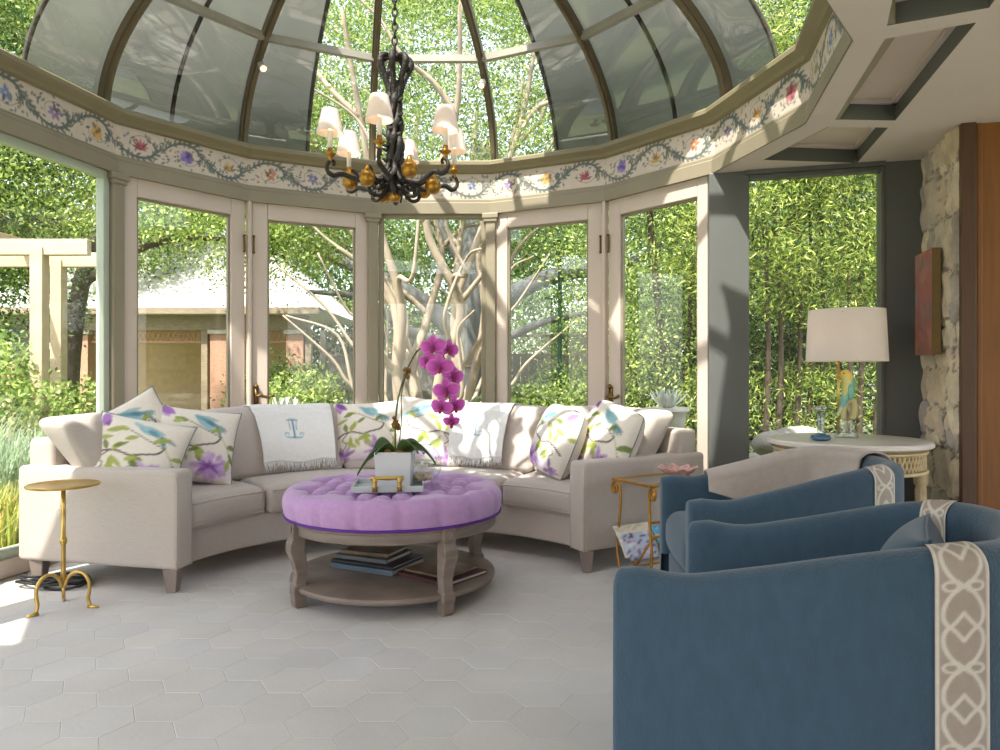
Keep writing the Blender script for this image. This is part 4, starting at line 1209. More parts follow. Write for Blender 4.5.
magazine(-.62, .05, .125, rad(128), mag_canvas(1, [(60, 80, 140), (230, 230, 236), (150, 80, 110), (40, 50, 90)], (190, 196, 214)), 'blue and white patterned magazine lying in front in the gold rack', .15, .21)
magazine(.42, .05, .126, rad(128), mag_canvas(2, [(60, 150, 200), (230, 200, 90), (250, 250, 250)], (90, 170, 210)), 'turquoise magazine beside the patterned one in the gold rack', .17, .18)
magazine(-.50, -.16, .135, rad(126), mag_canvas(3, [(220, 210, 190), (190, 180, 160)], (224, 214, 190)), 'cream magazine behind the patterned one in the gold rack', .18, .26)
# rose crystal dish
rd = empty('crystal_dish', tuple(GL + GA * .36 + GB * .12 + Vector((0, 0, GH + .005)))); tag(rd, 'rose coloured crystal dish on the gold side table', 'dish')
def dish(u, v):
    a = 2 * PI * u; r = .03 + .075 * v ** .8; z = .004 + .042 * v ** 1.6
    k = 1 + .10 * v * cos(8 * a); return (r * k * cos(a), r * k * sin(a), z + .008 * v * cos(8 * a))
o = MB().grid(dish, 96, 8).build('bowl', m_pinkglass, rd, smooth=True); sm = o.modifiers.new('Solidify', 'SOLIDIFY'); sm.thickness = .006
MB().lathe([(0, 0), (.034, 0), (.034, .006), (0, .006)], 20).build('foot', m_pinkglass, rd)

# ---------------------------------------------------------------- console table, lamp, vase
TX, TY, TR, TZ2 = 1.93, 3.99, .42, .745
ct = empty('console_table', (TX, TY, 0)); tag(ct, 'cream carved console table with pale marble top under the window', 'table')
MB().lathe([(0, TZ2 - .032), (TR - .012, TZ2 - .032), (TR, TZ2 - .024), (TR, TZ2 - .008), (TR - .008, TZ2), (0, TZ2)], 64).build('tabletop', m_marble, ct, angle=40)
MB().lathe([(TR - .07, TZ2 - .165), (TR - .035, TZ2 - .165), (TR - .035, TZ2 - .15), (TR - .045, TZ2 - .145), (TR - .045, TZ2 - .055), (TR - .03, TZ2 - .05), (TR - .02, TZ2 - .033), (TR - .07, TZ2 - .033)], 64, cap=False).build('apron', m_cream_dark, ct, angle=40)
mb = MB(); nl = 80
for q in range(nl):
    a = 2 * PI * q / nl; r = TR - .042
    for sg in (-1, 1):
        a2 = a + sg * 2 * PI / nl * 1.2
        mb.tube([(r * cos(a), r * sin(a), TZ2 - .142), (r * cos(a2), r * sin(a2), TZ2 - .062)], .005, 5)
mb.build('fretwork', m_cream, ct)
mb = MB(); mb.tube([((TR - .036) * cos(q), (TR - .036) * sin(q), TZ2 - .155) for q in np.linspace(0, 2 * PI, 65)[:-1]], .010, 6, closed=True); mb.tube([((TR - .036) * cos(q), (TR - .036) * sin(q), TZ2 - .052) for q in np.linspace(0, 2 * PI, 65)[:-1]], .009, 6, closed=True); mb.build('apron_moulding', m_cream, ct, smooth=True)
for q in range(6):
    a = rad(-20 + 60 * q); r = TR - .06
    def lp(u, v):
        t = 2 * PI * u; z = (TZ2 - .16) * v
        rr = .020 + .012 * v
        if v > .88: rr = .036
        elif v > .84: rr = .024
        elif v < .06: rr = .026
        else: rr *= 1 - .10 * (.5 + .5 * cos(10 * t))
        return (r * cos(a) + rr * cos(t), r * sin(a) + rr * sin(t), z)
    MB().grid(lp, 50, 34).build('leg', m_cream, ct, smooth=True)
LX, LY = 1.965, 4.07
lamp = empty('parrot_lamp', (LX, LY, TZ2)); tag(lamp, 'table lamp with a ceramic parrot base and white drum shade', 'lamp')
ang_ = lamp
zb0, zb1, rb0, rb1 = .432, .722, .214, .200
MB().lathe([(rb0, zb0), (rb1, zb1), (rb1 - .003, zb1), (rb0 - .003, zb0)], 64, cap=False).build('lamp_shade', m_shade_w, lamp, angle=60)
MB().tube([(-.045, 0, .02), (-.045, 0, .50)], .007, 10).build('rod', m_gold, lamp, smooth=True)
mb = MB(); mb.tube([(-.045, 0, .49), (-.045, 0, .54)], .018, 12); 
for q in range(3): mb.tube([(-.045, 0, .68), (.21 * cos(q * 2.09), .21 * sin(q * 2.09), .70)], .003, 5)
mb.tube([(-.045, 0, .53), (-.045, 0, .68)], .004, 6)
mb.build('socket', m_gold, lamp, smooth=True)
MB().ball((-.045, 0, .585), .032, 10, sz=1.25).build('bulb', m_bulb, lamp, smooth=True)
mb = MB(); mb.lathe([(0, 0), (.062, 0), (.064, .006), (.062, .028), (.054, .032), (.052, .10), (.048, .104), (0, .104)], 20); mb.build('crystal_base', m_clear, lamp, angle=30)
def parrot_col(z, s):
    return (rgb(226, 204, 110) if z > .335 else rgb(214, 206, 130) if (s == 0 and z > .25) else rgb(136, 192, 158) if z > .22 else rgb(120, 176, 176) if z > .17 else rgb(190, 196, 140))
mb = MB()
sp_ = spline([(-.055, -.01, .115), (-.03, -.008, .175), (-.002, 0, .235), (.012, 0, .29), (.006, 0, .335), (-.012, 0, .362), (-.024, 0, .378)], 6)
rr = np.interp(np.linspace(0, 1, len(sp_)), [0, .2, .45, .62, .75, .88, 1], [.006, .016, .034, .038, .031, .030, .010])
b0 = len(mb.v); mb.tube(sp_, list(rr), 14)
mb.c = [parrot_col(z, 0 if x < .004 else 1) for x, y, z in mb.v]
n1 = len(mb.v); mb.tube(spline([(-.036, 0, .358), (-.052, 0, .352), (-.056, 0, .336)], 4), [.012] * 4 + [.009] * 4 + [.003], 8); mb.c += [rgb(190, 160, 90)] * (len(mb.v) - n1)
for sg in (-1, 1):
    n1 = len(mb.v); mb.ball((.012, sg * .03, .265), .024, 8, sx=.8, sy=.5, sz=2.2); mb.c += [rgb(120, 180, 160)] * (len(mb.v) - n1)
    n1 = len(mb.v); mb.ball((-.026, sg * .025, .364), .004, 5); mb.c += [rgb(20, 20, 20)] * (len(mb.v) - n1)
mb.build('parrot', m_parrot, lamp, smooth=True)
mb = MB(); mb.tube(spline([(.03, 0, .104), (.045, 0, .15), (.04, 0, .20), (.02, 0, .215), (-.01, .0, .20), (-.02, 0, .15), (-.02, 0, .104)], 6), .020, 10); mb.c = [rgb(196, 186, 134)] * len(mb.v)
mb.build('perch', m_parrot, lamp, smooth=True)
va = empty('bud_vase', (1.735, 3.88, TZ2)); tag(va, 'clear glass flared bud vase on a blue foot beside the lamp', 'vase')
MB().lathe([(.018, .03), (.02, .05), (.02, .12), (.026, .155), (.042, .185), (.040, .186), (.023, .155), (.017, .12), (.017, .05)], 28, cap=False).build('vase_body', m_clear, va, smooth=True)
mb = MB(); mb.lathe([(0, 0), (.03, 0), (.05, .008), (.052, .02), (.03, .028), (.022, .04), (0, .04)], 24)
for q in range(7): mb.ball((.04 * cos(q * .9), .04 * sin(q * .9), .018), .013, 6)
mb.build('vase_foot', m_bluegl, va, smooth=True)

# ---------------------------------------------------------------- canvas on the stone wall
ac = Canvas(.34, .58, 200, (150, 92, 84)); r = random.Random(4)
for q in range(60): ac.ell(r.uniform(0, .34), r.uniform(0, .58), r.uniform(.02, .07), r.uniform(.01, .04), r.choice([(164, 96, 86), (140, 96, 98), (126, 118, 122), (158, 122, 102), (176, 110, 94), (116, 96, 100)]), r.uniform(0, 3), .6, .5)
pa = s0 + E2 * .15 + Vector((0, 0, 0)); art = empty('canvas_painting', (0, 0, 0)); tag(art, 'red abstract canvas with gilt edge hung on the stone wall', 'painting')
o0 = s0 + E2 * .14 - E1 * .036
def af(u, v): p = o0 + E2 * (.30 * u) - E1 * .045; return (p.x, p.y, 1.215 + .585 * v)
MB().grid(af, 40, 60, col=lambda u, v: ac.get(u, v)).build('painted_face', m_art, art)
c = o0 + E2 * .15 - E1 * .022; Mx = Matrix((E2, -E1, Vector((0, 0, 1)))).transposed()
MB().box((c.x, c.y, 1.5075), (.30, .044, .585), mat=Mx).build('canvas_edge', M('gilt_canvas_edge', (118, 96, 56), .6, var=.1), art)

# ---------------------------------------------------------------- cable coil under the sofa
cb = empty('cable_coil', (-2.30, 3.74, 0)); tag(cb, 'dark coiled cable on the floor under the left end of the sofa', 'cable')
rng = random.Random(2); P = []
for q in range(90):
    a = q * .42; P.append((.13 * cos(a) * (1 + .25 * sin(q * .7)) + .05 * sin(q * .13), .07 * sin(a) * (1 + .3 * cos(q * .5)), .012 + .035 * (q / 90) + .008 * sin(q)))
MB().tube(spline(P, 3), .007, 6).build('cable', m_cable, cb, smooth=True)
# ---------------------------------------------------------------- chandelier
HX, HY = CX + .005, CY
chd = empty('chandelier', (HX, HY, 2.0)); tag(chd, 'dark twisted iron chandelier with six small white shades and gilt gourds', 'chandelier')
mb = MB(); z = .765; k = 0
while z < 2.0 + Z_DOME - 2.0 + DB * sin(T_TOP) - 2.0 + .03:
    pts = []
    for q in range(12):
        a = 2 * PI * q / 12; x, y, zz = .013 * cos(a), 0, .024 * sin(a)
        pts.append((x, 0, z + zz) if k % 2 == 0 else (0, x, z + zz))
    mb.tube(pts, .0048, 6, closed=True); z += .037; k += 1
mb.build('chain', m_iron, chd, smooth=True)
rng = random.Random(8)
mb = MB()
for s_ in range(6):                                    # bundle of branches twisted together
    P = []; ph = s_ * PI / 3
    for i in range(15):
        t = i / 14; a = ph + t * 3.2; r = .029 + .006 * sin(t * 9 + s_) + .012 * max(0, .25 - t) * 4 * .5
        P.append((r * cos(a) + rng.uniform(-.003, .003), r * sin(a) + rng.uniform(-.003, .003), .06 + .56 * t))
    mb.tube(spline(P, 3), [.016 + .004 * sin(j * .9 + s_) + rng.uniform(-.002, .003) for j in range(43)], 7)
for q in range(16):
    a = rng.uniform(0, 6.28); z0 = rng.uniform(.12, .52); d = Vector((cos(a), sin(a), rng.uniform(-.2, .9))).normalized(); b = Vector((.035 * cos(a), .035 * sin(a), z0))
    mb.tube([b, b + d * .018, b + d * rng.uniform(.026, .045)], [.011, .009, .005], 6)
for q in range(26):                                    # knots
    a = rng.uniform(0, 6.28); mb.ball((.032 * cos(a), .032 * sin(a), rng.uniform(.1, .55)), rng.uniform(.010, .017), 6)
mb.build('trunk', m_iron, chd, smooth=True)
for s_ in range(7):                                    # cage of bent branches at the head
    a = s_ * 2 * PI / 7 + .2; d = lambda r, z: (r * cos(a), r * sin(a), z)
    MB().tube(spline([d(.02, .49), d(.033, .57), d(.052, .64), d(.076, .69), d(.084, .722), d(.07, .748), d(.035, .755), d(.0, .74)], 5), [.011, .011, .012, .012, .012, .013, .013, .013, .014, .014, .014, .015, .015, .016, .016, .017, .017, .017, .018, .018, .018, .017, .017, .016, .016, .015, .015, .014, .014, .013, .012, .012, .011, .011, .010, .010], 7).build('head_branch', m_iron, chd, smooth=True)
for s_ in range(6):
    a = rad(-94 + 60 * s_ ); ca, sa = cos(a), sin(a); d = lambda r, z, w=0.0: (r * ca - w * sa, r * sa + w * ca, z)
    arm_ = MB().tube(spline([d(.025, .22), d(.05, .15, .01), d(.10, .10, -.012), (d(.16, .085, .01)), d(.22, .10, 0), d(.275, .115, -.01), d(.315, .10, 0), d(.345, .115), d(.352, .145), d(.335, .172), d(.315, .168), d(.318, .148)], 5), [.016] * 15 + [.013] * 20 + [.010] * 12 + [.008] * 9, 7).build('arm', m_iron, chd, smooth=True)
    c = d(.335, 0)
    cx_, cy_ = c[0], c[1]
    MB().lathe([(.006, .160), (.012, .175), (.008, .187), (.02, .197), (.030, .207), (.014, .215), (.013, .235), (.008, .239)], 16, c=(cx_, cy_, 0)).build('candle_cup', m_amber, arm_, smooth=True)
    MB().lathe([(.0125, .225), (.0125, .318), (.006, .324)], 14, c=(cx_, cy_, 0)).build('candle', m_candle, arm_, smooth=True)
    MB().ball((cx_, cy_, .345), .012, 8, sz=1.7).build('bulb', m_bulb, arm_, smooth=True)
    MB().lathe([(.068, .308), (.043, .425), (.0415, .425), (.0665, .308)], 30, c=(cx_, cy_, 0), cap=False).build('lamp_shade', m_shade_w, arm_, angle=60)
    # curls under the hub
    MB().tube(spline([d(.02, .10), d(.06, .05, .01), d(.10, .02, .02), d(.135, .03, .02), d(.14, .06, .015), d(.12, .072, .01), d(.108, .055, .01)], 5), .010, 7).build('curl', m_iron, chd, smooth=True)
for s_ in range(6):
    a = rad(-64 + 60 * s_); r = .20 if s_ % 2 else .235; ca, sa = cos(a), sin(a); d = lambda r, z: (r * ca, r * sa, z)
    z0 = .085 if s_ % 2 else .115
    st_ = MB().tube(spline([d(.03, .17), d(.08, .11), d(.14, .09), (d(r - .02, z0 + .05)), d(r, z0 + .045)], 5), .009, 7).build('gourd_stem', m_iron, chd, smooth=True)
    MB().lathe([(.001, -.046), (.018, -.044), (.033, -.032), (.041, -.010), (.040, .009), (.030, .027), (.016, .040), (.011, .052), (.008, .064)], 22, c=d(r, z0)).build('gourd', m_amber, st_, smooth=True)
mb = MB()
for q in range(14):
    a = rng.uniform(0, 6.28); P = [(.03 * cos(a), .03 * sin(a), .09), (.07 * cos(a + .4), .07 * sin(a + .4), rng.uniform(.03, .1)), (.11 * cos(a + .8), .11 * sin(a + .8), rng.uniform(.02, .12))]
    mb.tube(spline(P, 4), [.009] * 6 + [.005] * 3, 6)
mb.build('twigs', m_iron, chd, smooth=True)
cg = MB().lathe([(.001, -.03), (.02, -.026), (.03, -.008), (.028, .012), (.012, .03), (.008, .06)], 18, c=(0, 0, .03)).build('gourd', m_amber, chd, smooth=True)

# ---- two little spotlights on the dome ribs
def spot(k, t, label):
    p = dome_pt(k, t, -.06); e = empty('spotlight', p); tag(e, label, 'spotlight', 'spotlights on the dome ribs')
    d = (Vector((CX, CY, 1.6)) - p).normalized()
    mb = MB(); mb.tube([(0, 0, .0), d * .03], .008, 8); mb.tube([d * .03, d * .034, d * .10, d * .105], [.012, .024, .030, .030], 16); mb.build('housing', m_bar, e, angle=40)
    mb = MB(); mb.ball(d * .10, .02, 8); mb.build('bulb', m_bulb, e, smooth=True)
spot(-1.5, rad(30), 'small lit spotlight on the dome rib at the left of the chandelier')
spot(.5, rad(31), 'small lit spotlight on the dome rib at the right of the chandelier')
# ---------------------------------------------------------------- garden beyond the glass
def leaf_soup(pos, nrm_up, size, asp, rs, cols, wts, jit=.22):
    """diamond leaves at pos; returns vertex soup (4 per leaf) and colours"""
    n = len(pos)
    d = rs.normal(size=(n, 3)); d[:, 2] -= nrm_up; d /= np.linalg.norm(d, axis=1)[:, None]
    t = rs.normal(size=(n, 3)); s_ = np.cross(d, t); s_ /= np.linalg.norm(s_, axis=1)[:, None]
    nn = np.cross(d, s_)
    L = size * rs.uniform(.65, 1.35, n)[:, None]; W = L * asp
    a = pos - d * L / 2; b = pos + s_ * W / 2 + nn * W * .18; c = pos + d * L / 2; e = pos - s_ * W / 2 + nn * W * .18
    V = np.stack([a, b, c, e], 1).reshape(-1, 3)
    C = np.array([rgb(*q) for q in cols]); idx = rs.choice(len(cols), n, p=np.array(wts) / sum(wts))
    cc = C[idx] * (1 + rs.normal(0, jit, n))[:, None].clip(.35, 1.9)
    return V, np.repeat(cc.clip(0.005, .9), 4, axis=0)
def crown_points(blobs, n, rs, clump=.32, per=26):
    out = []; vol = np.array([r[0] * r[1] + r[0] * r[2] + r[1] * r[2] for c, r in blobs]); vol = vol / vol.sum()
    for (c, r), f_ in zip(blobs, vol):
        m = max(4, int(n * f_ / per))
        u = rs.normal(size=(m, 3)); u /= np.linalg.norm(u, axis=1)[:, None]
        q = rs.uniform(.15, 1.0, m) ** .45
        k = u * q[:, None] * np.array(r) + np.array(c)
        p = np.repeat(k, per, 0) + rs.normal(size=(m * per, 3)) * clump * np.array([1, 1, .6])
        out.append(p)
    p = np.concatenate(out); return p[p[:, 2] > .02 - GZ]
GZ = .12
LEAFY = 1.9
GREEN = [(132, 156, 80), (104, 132, 66), (160, 178, 100), (78, 106, 54), (190, 202, 130)]
def plant(name, loc, blobs, n, label, cat, group=None, seed=0, size=.085, asp=.48, cols=GREEN, wts=(4, 4, 3, 3, 1.2), clump=.30, trunks=None, bark=None, up=.2, per=26, keep=None):
    e = empty(name, (loc[0], loc[1], -GZ)); tag(e, label, cat, group)
    rs = np.random.RandomState(seed + 17)
    if cat == 'tree': n = int(n * LEAFY); size *= .62; clump *= .68; per = 90
    p = crown_points(blobs, n, rs, clump, per)
    if keep is not None: p = p[keep(p + np.array([loc[0], loc[1], 0]))]
    V, cc = leaf_soup(p, up, size, asp, rs, cols, wts)
    soup('foliage', V, 4, m_foliage, e, cc)
    if trunks:
        for P, r0, r1 in trunks:
            S = spline(P, 6); k = len(S)
            MB().tube(S, [r0 + (r1 - r0) * i / (k - 1) for i in range(k)], 9).build('trunk', bark, e, smooth=True)
    return e
m_bark_pale = M('pale_smooth_bark', (158, 142, 124), .8, var=.22, scale=7, stretch=(1, 1, .3), bump=.2)
m_bark_grey = M('blue_grey_bark', (112, 112, 114), .9, var=.25, scale=8, stretch=(1, 1, .3), bump=.5, bscale=30)
m_bark_dark = M('dark_bark', (74, 62, 50), .9, var=.25, scale=8, stretch=(1, 1, .3), bump=.5, bscale=30)
m_lawn = M('lawn', (126, 132, 92), .95, var=.3, scale=1.2, bump=.4, bscale=60)
m_shingle = M('pale_shingle_roof', (196, 192, 186), .8, var=.1, scale=14, stretch=(.4, 1, 3))
m_brickc = M('pink_brick', (176, 134, 112), .9, var=.25, scale=30, stretch=(1, 1, 3))
m_timber = M('weathered_timber', (146, 130, 110), .8, var=.2, scale=9, stretch=(1, 1, 6))
m_cedar = M('pale_frame_timber', (184, 164, 136), .8, var=.1, scale=7)
m_fence = M('grey_fence_board', (116, 112, 104), .9, var=.2, scale=9, stretch=(6, 6, 1))
m_plaster = M('beige_plaster', (196, 168, 132), .9, var=.08)
m_urn = M('pale_stone_pot', (196, 190, 180), .8, var=.1, scale=12)
m_rock = M('grey_boulder', (146, 142, 134), .9, var=.25, scale=5, bump=.6, bscale=20)

mb = MB(); mb.grid(lambda u, v: (-60 + 120 * u, -40 + 90 * v, -GZ - .01), 12, 20)
o = mb.build('ground_lawn', m_lawn); tag(o, 'green lawn of the garden outside', 'lawn', kind='structure')

# crape myrtle right behind the centre window: pale multi-stem
rg = random.Random(21); tk = []
for i in range(8):
    a = i * 2 * PI / 8 + .3; s_ = .55 + .5 * rg.random()
    P = [(.22 * cos(a), .22 * sin(a), 0), (.34 * cos(a), .3 * sin(a), .6), (.5 * cos(a) + rg.uniform(-.15, .15), .4 * sin(a), 1.25), (.62 * cos(a) + rg.uniform(-.25, .25), .6 * sin(a), 2.0), (1.0 * s_ * cos(a) + rg.uniform(-.25, .25), .8 * sin(a), 2.9), (1.6 * s_ * cos(a), 1.1 * sin(a), 4.0), (1.9 * s_ * cos(a), 1.5 * sin(a), 5.0)]
    tk.append((P, rg.uniform(.065, .10), .022))
    for q in range(5):
        b = P[1 + q]; an = a + rg.uniform(-1.4, 1.4)
        tk.append(([b, (b[0] + .3 * cos(an) + rg.uniform(-.1, .1), b[1] + .2 * sin(an), b[2] + .30), (b[0] + .6 * cos(an) + rg.uniform(-.15, .15), b[1] + .5 * sin(an), b[2] + .45 + rg.uniform(-.2, .3)), (b[0] + .9 * cos(an), b[1] + .6 * sin(an), b[2] + .95 + rg.uniform(-.3, .3)), (b[0] + 1.5 * cos(an), b[1] + .9 * sin(an), b[2] + 1.3)], .036, .010))
LIGHTG = [(156, 178, 92), (128, 154, 76), (182, 198, 116), (98, 126, 62), (208, 216, 150)]
plant('crape_myrtle', (-.85, 8.7), [((-1.6, .2, 3.9), (1.5, 1.2, .8)), ((.6, .1, 4.0), (1.6, 1.2, .8)), ((-.5, 0, 5.2), (2.4, 1.6, 1.2)), ((-2.2, .6, 2.7), (.7, .6, .5)), ((1.7, .3, 3.2), (.6, .6, .5)), ((0, .6, 6.6), (2.6, 1.4, 1.1))], 30000, 'pale multi-stemmed crape myrtle behind the narrow centre window', 'tree', seed=1, size=.08, cols=LIGHTG, trunks=tk, bark=m_bark_pale)
# big oak behind it
tk = [([(0, 0, 0), (.02, 0, 1.2), (.12, 0, 2.2), (.2, .1, 3.2), (.3, .2, 5)], .36, .17),
      ([(.06, 0, 1.6), (-.5, 0, 2.3), (-1.3, .1, 2.8), (-2.4, .2, 3.3), (-3.4, .3, 4.2)], .17, .06),
      ([(.1, 0, 1.9), (.8, .0, 2.5), (1.6, 0, 2.85), (2.6, .1, 3.0), (3.6, .2, 3.5)], .19, .06),
      ([(.05, 0, 1.5), (.7, -.3, 1.8), (1.5, -.5, 2.1), (2.4, -.6, 2.2)], .10, .03), ([(.0, 0, 1.7), (-.8, -.3, 1.9), (-1.5, -.5, 2.4), (-2.3, -.6, 2.5)], .11, .03),
      ([(.2, .1, 3), (1, .2, 4), (2, .4, 5)], .14, .05), ([(.2, .1, 2.8), (-.6, .2, 4), (-1.4, .4, 5)], .14, .05)]
plant('oak_tree', (-.62, 11.6), [((-3, 0, 4.4), (1.8, 1.4, 1.1)), ((3, 0, 4.4), (1.8, 1.4, 1.1)), ((0, .4, 6.4), (3.6, 1.8, 1.8)), ((.2, .6, 8.6), (2.8, 1.6, 1.4)), ((-1.2, .8, 3.4), (1.2, .8, .5)), ((1.6, .8, 3.6), (1.2, .8, .5))], 34000, 'large grey-barked oak with spreading limbs behind the crape myrtle', 'tree', seed=2, size=.11, trunks=tk, bark=m_bark_grey)
YG2 = [(176, 194, 96), (146, 170, 80), (200, 212, 124), (112, 138, 64), (222, 228, 164)]
# overhanging tree over the pavilion (left doors)
tk = [([(0, 0, 0), (.05, 0, 1.5), (.3, 0, 2.8), (.9, 0, 3.8)], .14, .07), ([(.2, 0, 2.4), (1.0, .1, 2.9), (1.9, .2, 3.0), (2.8, .2, 2.75)], .06, .015), ([(.1, 0, 2.0), (-.8, 0, 3), (-1.6, 0, 4)], .07, .02)]
plant('maple_tree', (-5.55, 9.2), [((1.9, 0, 3.2), (1.35, .9, .50)), ((2.9, .2, 3.0), (.7, .6, .35)), ((1.5, .3, 4.6), (2.2, 1.4, 1.0)), ((-.8, 0, 3.6), (1.4, 1.2, 1.1)), ((-.4, .3, 5.6), (2.2, 1.4, 1.3))], 30000, 'tree with a leafy bough hanging over the pavilion roof', 'tree', seed=3, size=.10, cols=YG2, trunks=tk, bark=m_bark_dark)
# trees behind the left window
plant('evergreen_tree', (-7.0, 9.0), [((0, 0, 2.2), (1.6, 1.2, 1.6)), ((.3, 0, 4.6), (2.0, 1.4, 1.6)), ((0, 0, 7), (1.8, 1.4, 1.6))], 30000, 'dense dark green tree behind the pale pergola at left', 'tree', seed=4, cols=[(84, 112, 60), (64, 92, 50), (108, 136, 74), (136, 160, 92), (50, 74, 40)], trunks=[([(0, 0, 0), (0, 0, 2), (.1, 0, 5)], .16, .06)], bark=m_bark_dark, size=.10)
plant('broadleaf_tree', (-8.4, 14.5), [((0, 0, 4.6), (2.8, 1.6, 2.2)), ((.4, 0, 8), (2.6, 1.6, 2.0))], 22000, 'tall green tree rising left of the pavilion', 'tree', seed=5, size=.14, trunks=[([(0, 0, 0), (0, 0, 2), (.1, 0, 5)], .2, .06)], bark=m_bark_dark)
G_ = 'shrubs outside the left window'
for i, (x, y, h, w_, lab) in enumerate(((-5.0, 6.9, 1.6, .75, 'green shrub right of the pergola post outside the left window'), (-6.0, 7.6, 2.1, .9, 'taller green shrub left of the pergola post'), (-4.35, 7.7, 1.15, .6, 'low pale shrub next to the olive post outside the left window'))):
    plant('shrub', (x, y), [((0, 0, h * .5), (w_, w_ * .8, h * .5))], int(7000 * w_), lab, 'shrub', G_, seed=30 + i, size=.06, cols=LIGHTG if i != 1 else GREEN, clump=.12)
# pale grasses by the left window
def grass_clump(x, y, h, n, seed, label, cols):
    e = empty('ornamental_grass', (x, y, -GZ)); tag(e, label, 'grass clump', 'grasses outside the left window')
    rs = np.random.RandomState(seed); a = rs.uniform(0, 2 * PI, n); L = h * rs.uniform(.6, 1.1, n); sp = rs.uniform(.1, .6, n) * h
    b = np.stack([.16 * rs.normal(size=n), .16 * rs.normal(size=n), np.zeros(n)], 1)
    d = np.stack([np.cos(a), np.sin(a), np.zeros(n)], 1); s_ = np.stack([-np.sin(a), np.cos(a), np.zeros(n)], 1) * .006
    m_ = b + d * (sp * .35)[:, None] + np.array([0, 0, 1]) * (L * .65)[:, None]; t = b + d * sp[:, None] + np.array([0, 0, 1]) * L[:, None]
    V = np.concatenate([np.stack([b - s_, b + s_, m_ + s_, m_ - s_], 1).reshape(-1, 3), np.stack([m_ - s_, m_ + s_, t, t], 1).reshape(-1, 3)])
    C = np.array([rgb(*q) for q in cols]); cc = C[rs.randint(len(cols), size=n)] * rs.uniform(.7, 1.3, n)[:, None]
    cc = np.repeat(np.concatenate([cc, cc]), 4, axis=0)
    soup('blades', V, 4, m_foliage, e, cc)
for i, (x, y, h, lab) in enumerate(((-4.3, 5.4, .95, 'tallest pale grass clump at the left edge outside the window'), (-3.7, 5.2, .8, 'pale grass clump just left of the sofa arm outside the glass'), (-3.9, 6.0, .75, 'grass clump behind the pale one near the left window post'), (-3.35, 4.7, .5, 'short yellow-green clump at the foot of the left window'), (-3.75, 4.35, .45, 'short yellowish clump at the left frame edge outside the window'))):
    grass_clump(x, y, h, 900, 40 + i, lab, [(176, 190, 168), (150, 170, 140), (196, 204, 176), (120, 146, 92)] if i < 3 else [(196, 196, 110), (150, 168, 76), (214, 190, 110)])
# bright shrubbery tree behind the right door
YG = [(158, 178, 90), (126, 150, 74), (186, 200, 116), (92, 118, 58), (212, 218, 156)]
plant('privet_tree', (1.75, 8.0), [((0, 0, 1.0), (.95, .7, 1.0)), ((-.2, 0, 2.5), (1.0, .8, 1.0)), ((.3, 0, 3.9), (1.2, .9, 1.0)), ((0, .2, 5.4), (1.2, .9, 1.0))], 22000, 'bright yellow-green leafy tree filling the right-hand door glass', 'tree', seed=6, cols=YG, size=.075, trunks=[([(0, 0, 0), (.05, 0, 1.5), (-.1, 0, 3.4), (0, .1, 5)], .06, .02), ([(.2, 0, 0), (.35, 0, 1.5), (.4, 0, 3)], .045, .015)], bark=m_bark_dark)
plant('laurel_tree', (.55, 14.6), [((1.2, 0, 2.2), (1.3, 1.0, 1.0)), ((1.0, 0, 4.6), (1.6, 1.2, 1.4))], 9000, 'mid green tree standing behind the fence, right of the oak trunk', 'tree', seed=7, size=.10)
# long narrow leaves outside the square window
G_ = 'narrow-leaved trees outside the garden window'
for i, (x, y, lab) in enumerate(((2.35, 7.0, 'narrow-leaved tree at the left side of the garden window'), (3.25, 7.2, 'narrow-leaved tree in the middle, behind the parrot lamp'), (4.15, 7.4, 'narrow-leaved tree farthest right behind the lamp'))):
    tk = [([(q * .17 - .3, (q % 3) * .12, 0), (q * .17 - .3 + .06, (q % 3) * .12, 1.5), (q * .15 - .25, (q % 3) * .1, 3.2)], .034, .014) for q in range(5)]
    plant('podocarpus_tree', (x, y), [((0, 0, 2.6), (.7, .55, .9)), ((.1, 0, 4.0), (.8, .6, 1.0)), ((-.1, .1, 1.0), (.35, .3, .4))], 15000, lab, 'tree', G_, seed=8 + i, cols=[(176, 188, 90), (134, 158, 70), (204, 212, 124), (84, 110, 50), (56, 76, 40)], wts=(3, 3, 2, 2.4, 2), size=.105, asp=.20, clump=.2, trunks=tk, bark=m_bark_dark, up=.0)
plant('holm_oak', (4.6, 11.5), [((0, 0, 3), (2.2, 1.4, 2.2)), ((.4, 0, 6.2), (2.2, 1.4, 1.6))], 26000, 'dark tree behind the narrow-leaved trees at right', 'tree', seed=12, size=.12, cols=[(84, 112, 60), (64, 92, 50), (108, 136, 74), (150, 170, 98), (50, 74, 40)], trunks=[([(0, 0, 0), (0, 0, 2), (.1, 0, 5)], .2, .06)], bark=m_bark_dark)
plant('yew_shrub', (3.3, 8.9), [((-.9, 0, .9), (1.0, .6, .9)), ((.7, 0, 1.0), (1.1, .6, 1.0)), ((0, .2, 1.7), (1.2, .5, .6))], 14000, 'dark low yew mass behind the stems outside the garden window', 'shrub', seed=90, size=.06, clump=.12, cols=[(60, 82, 44), (44, 64, 34), (82, 106, 54), (34, 50, 28), (112, 132, 70)])
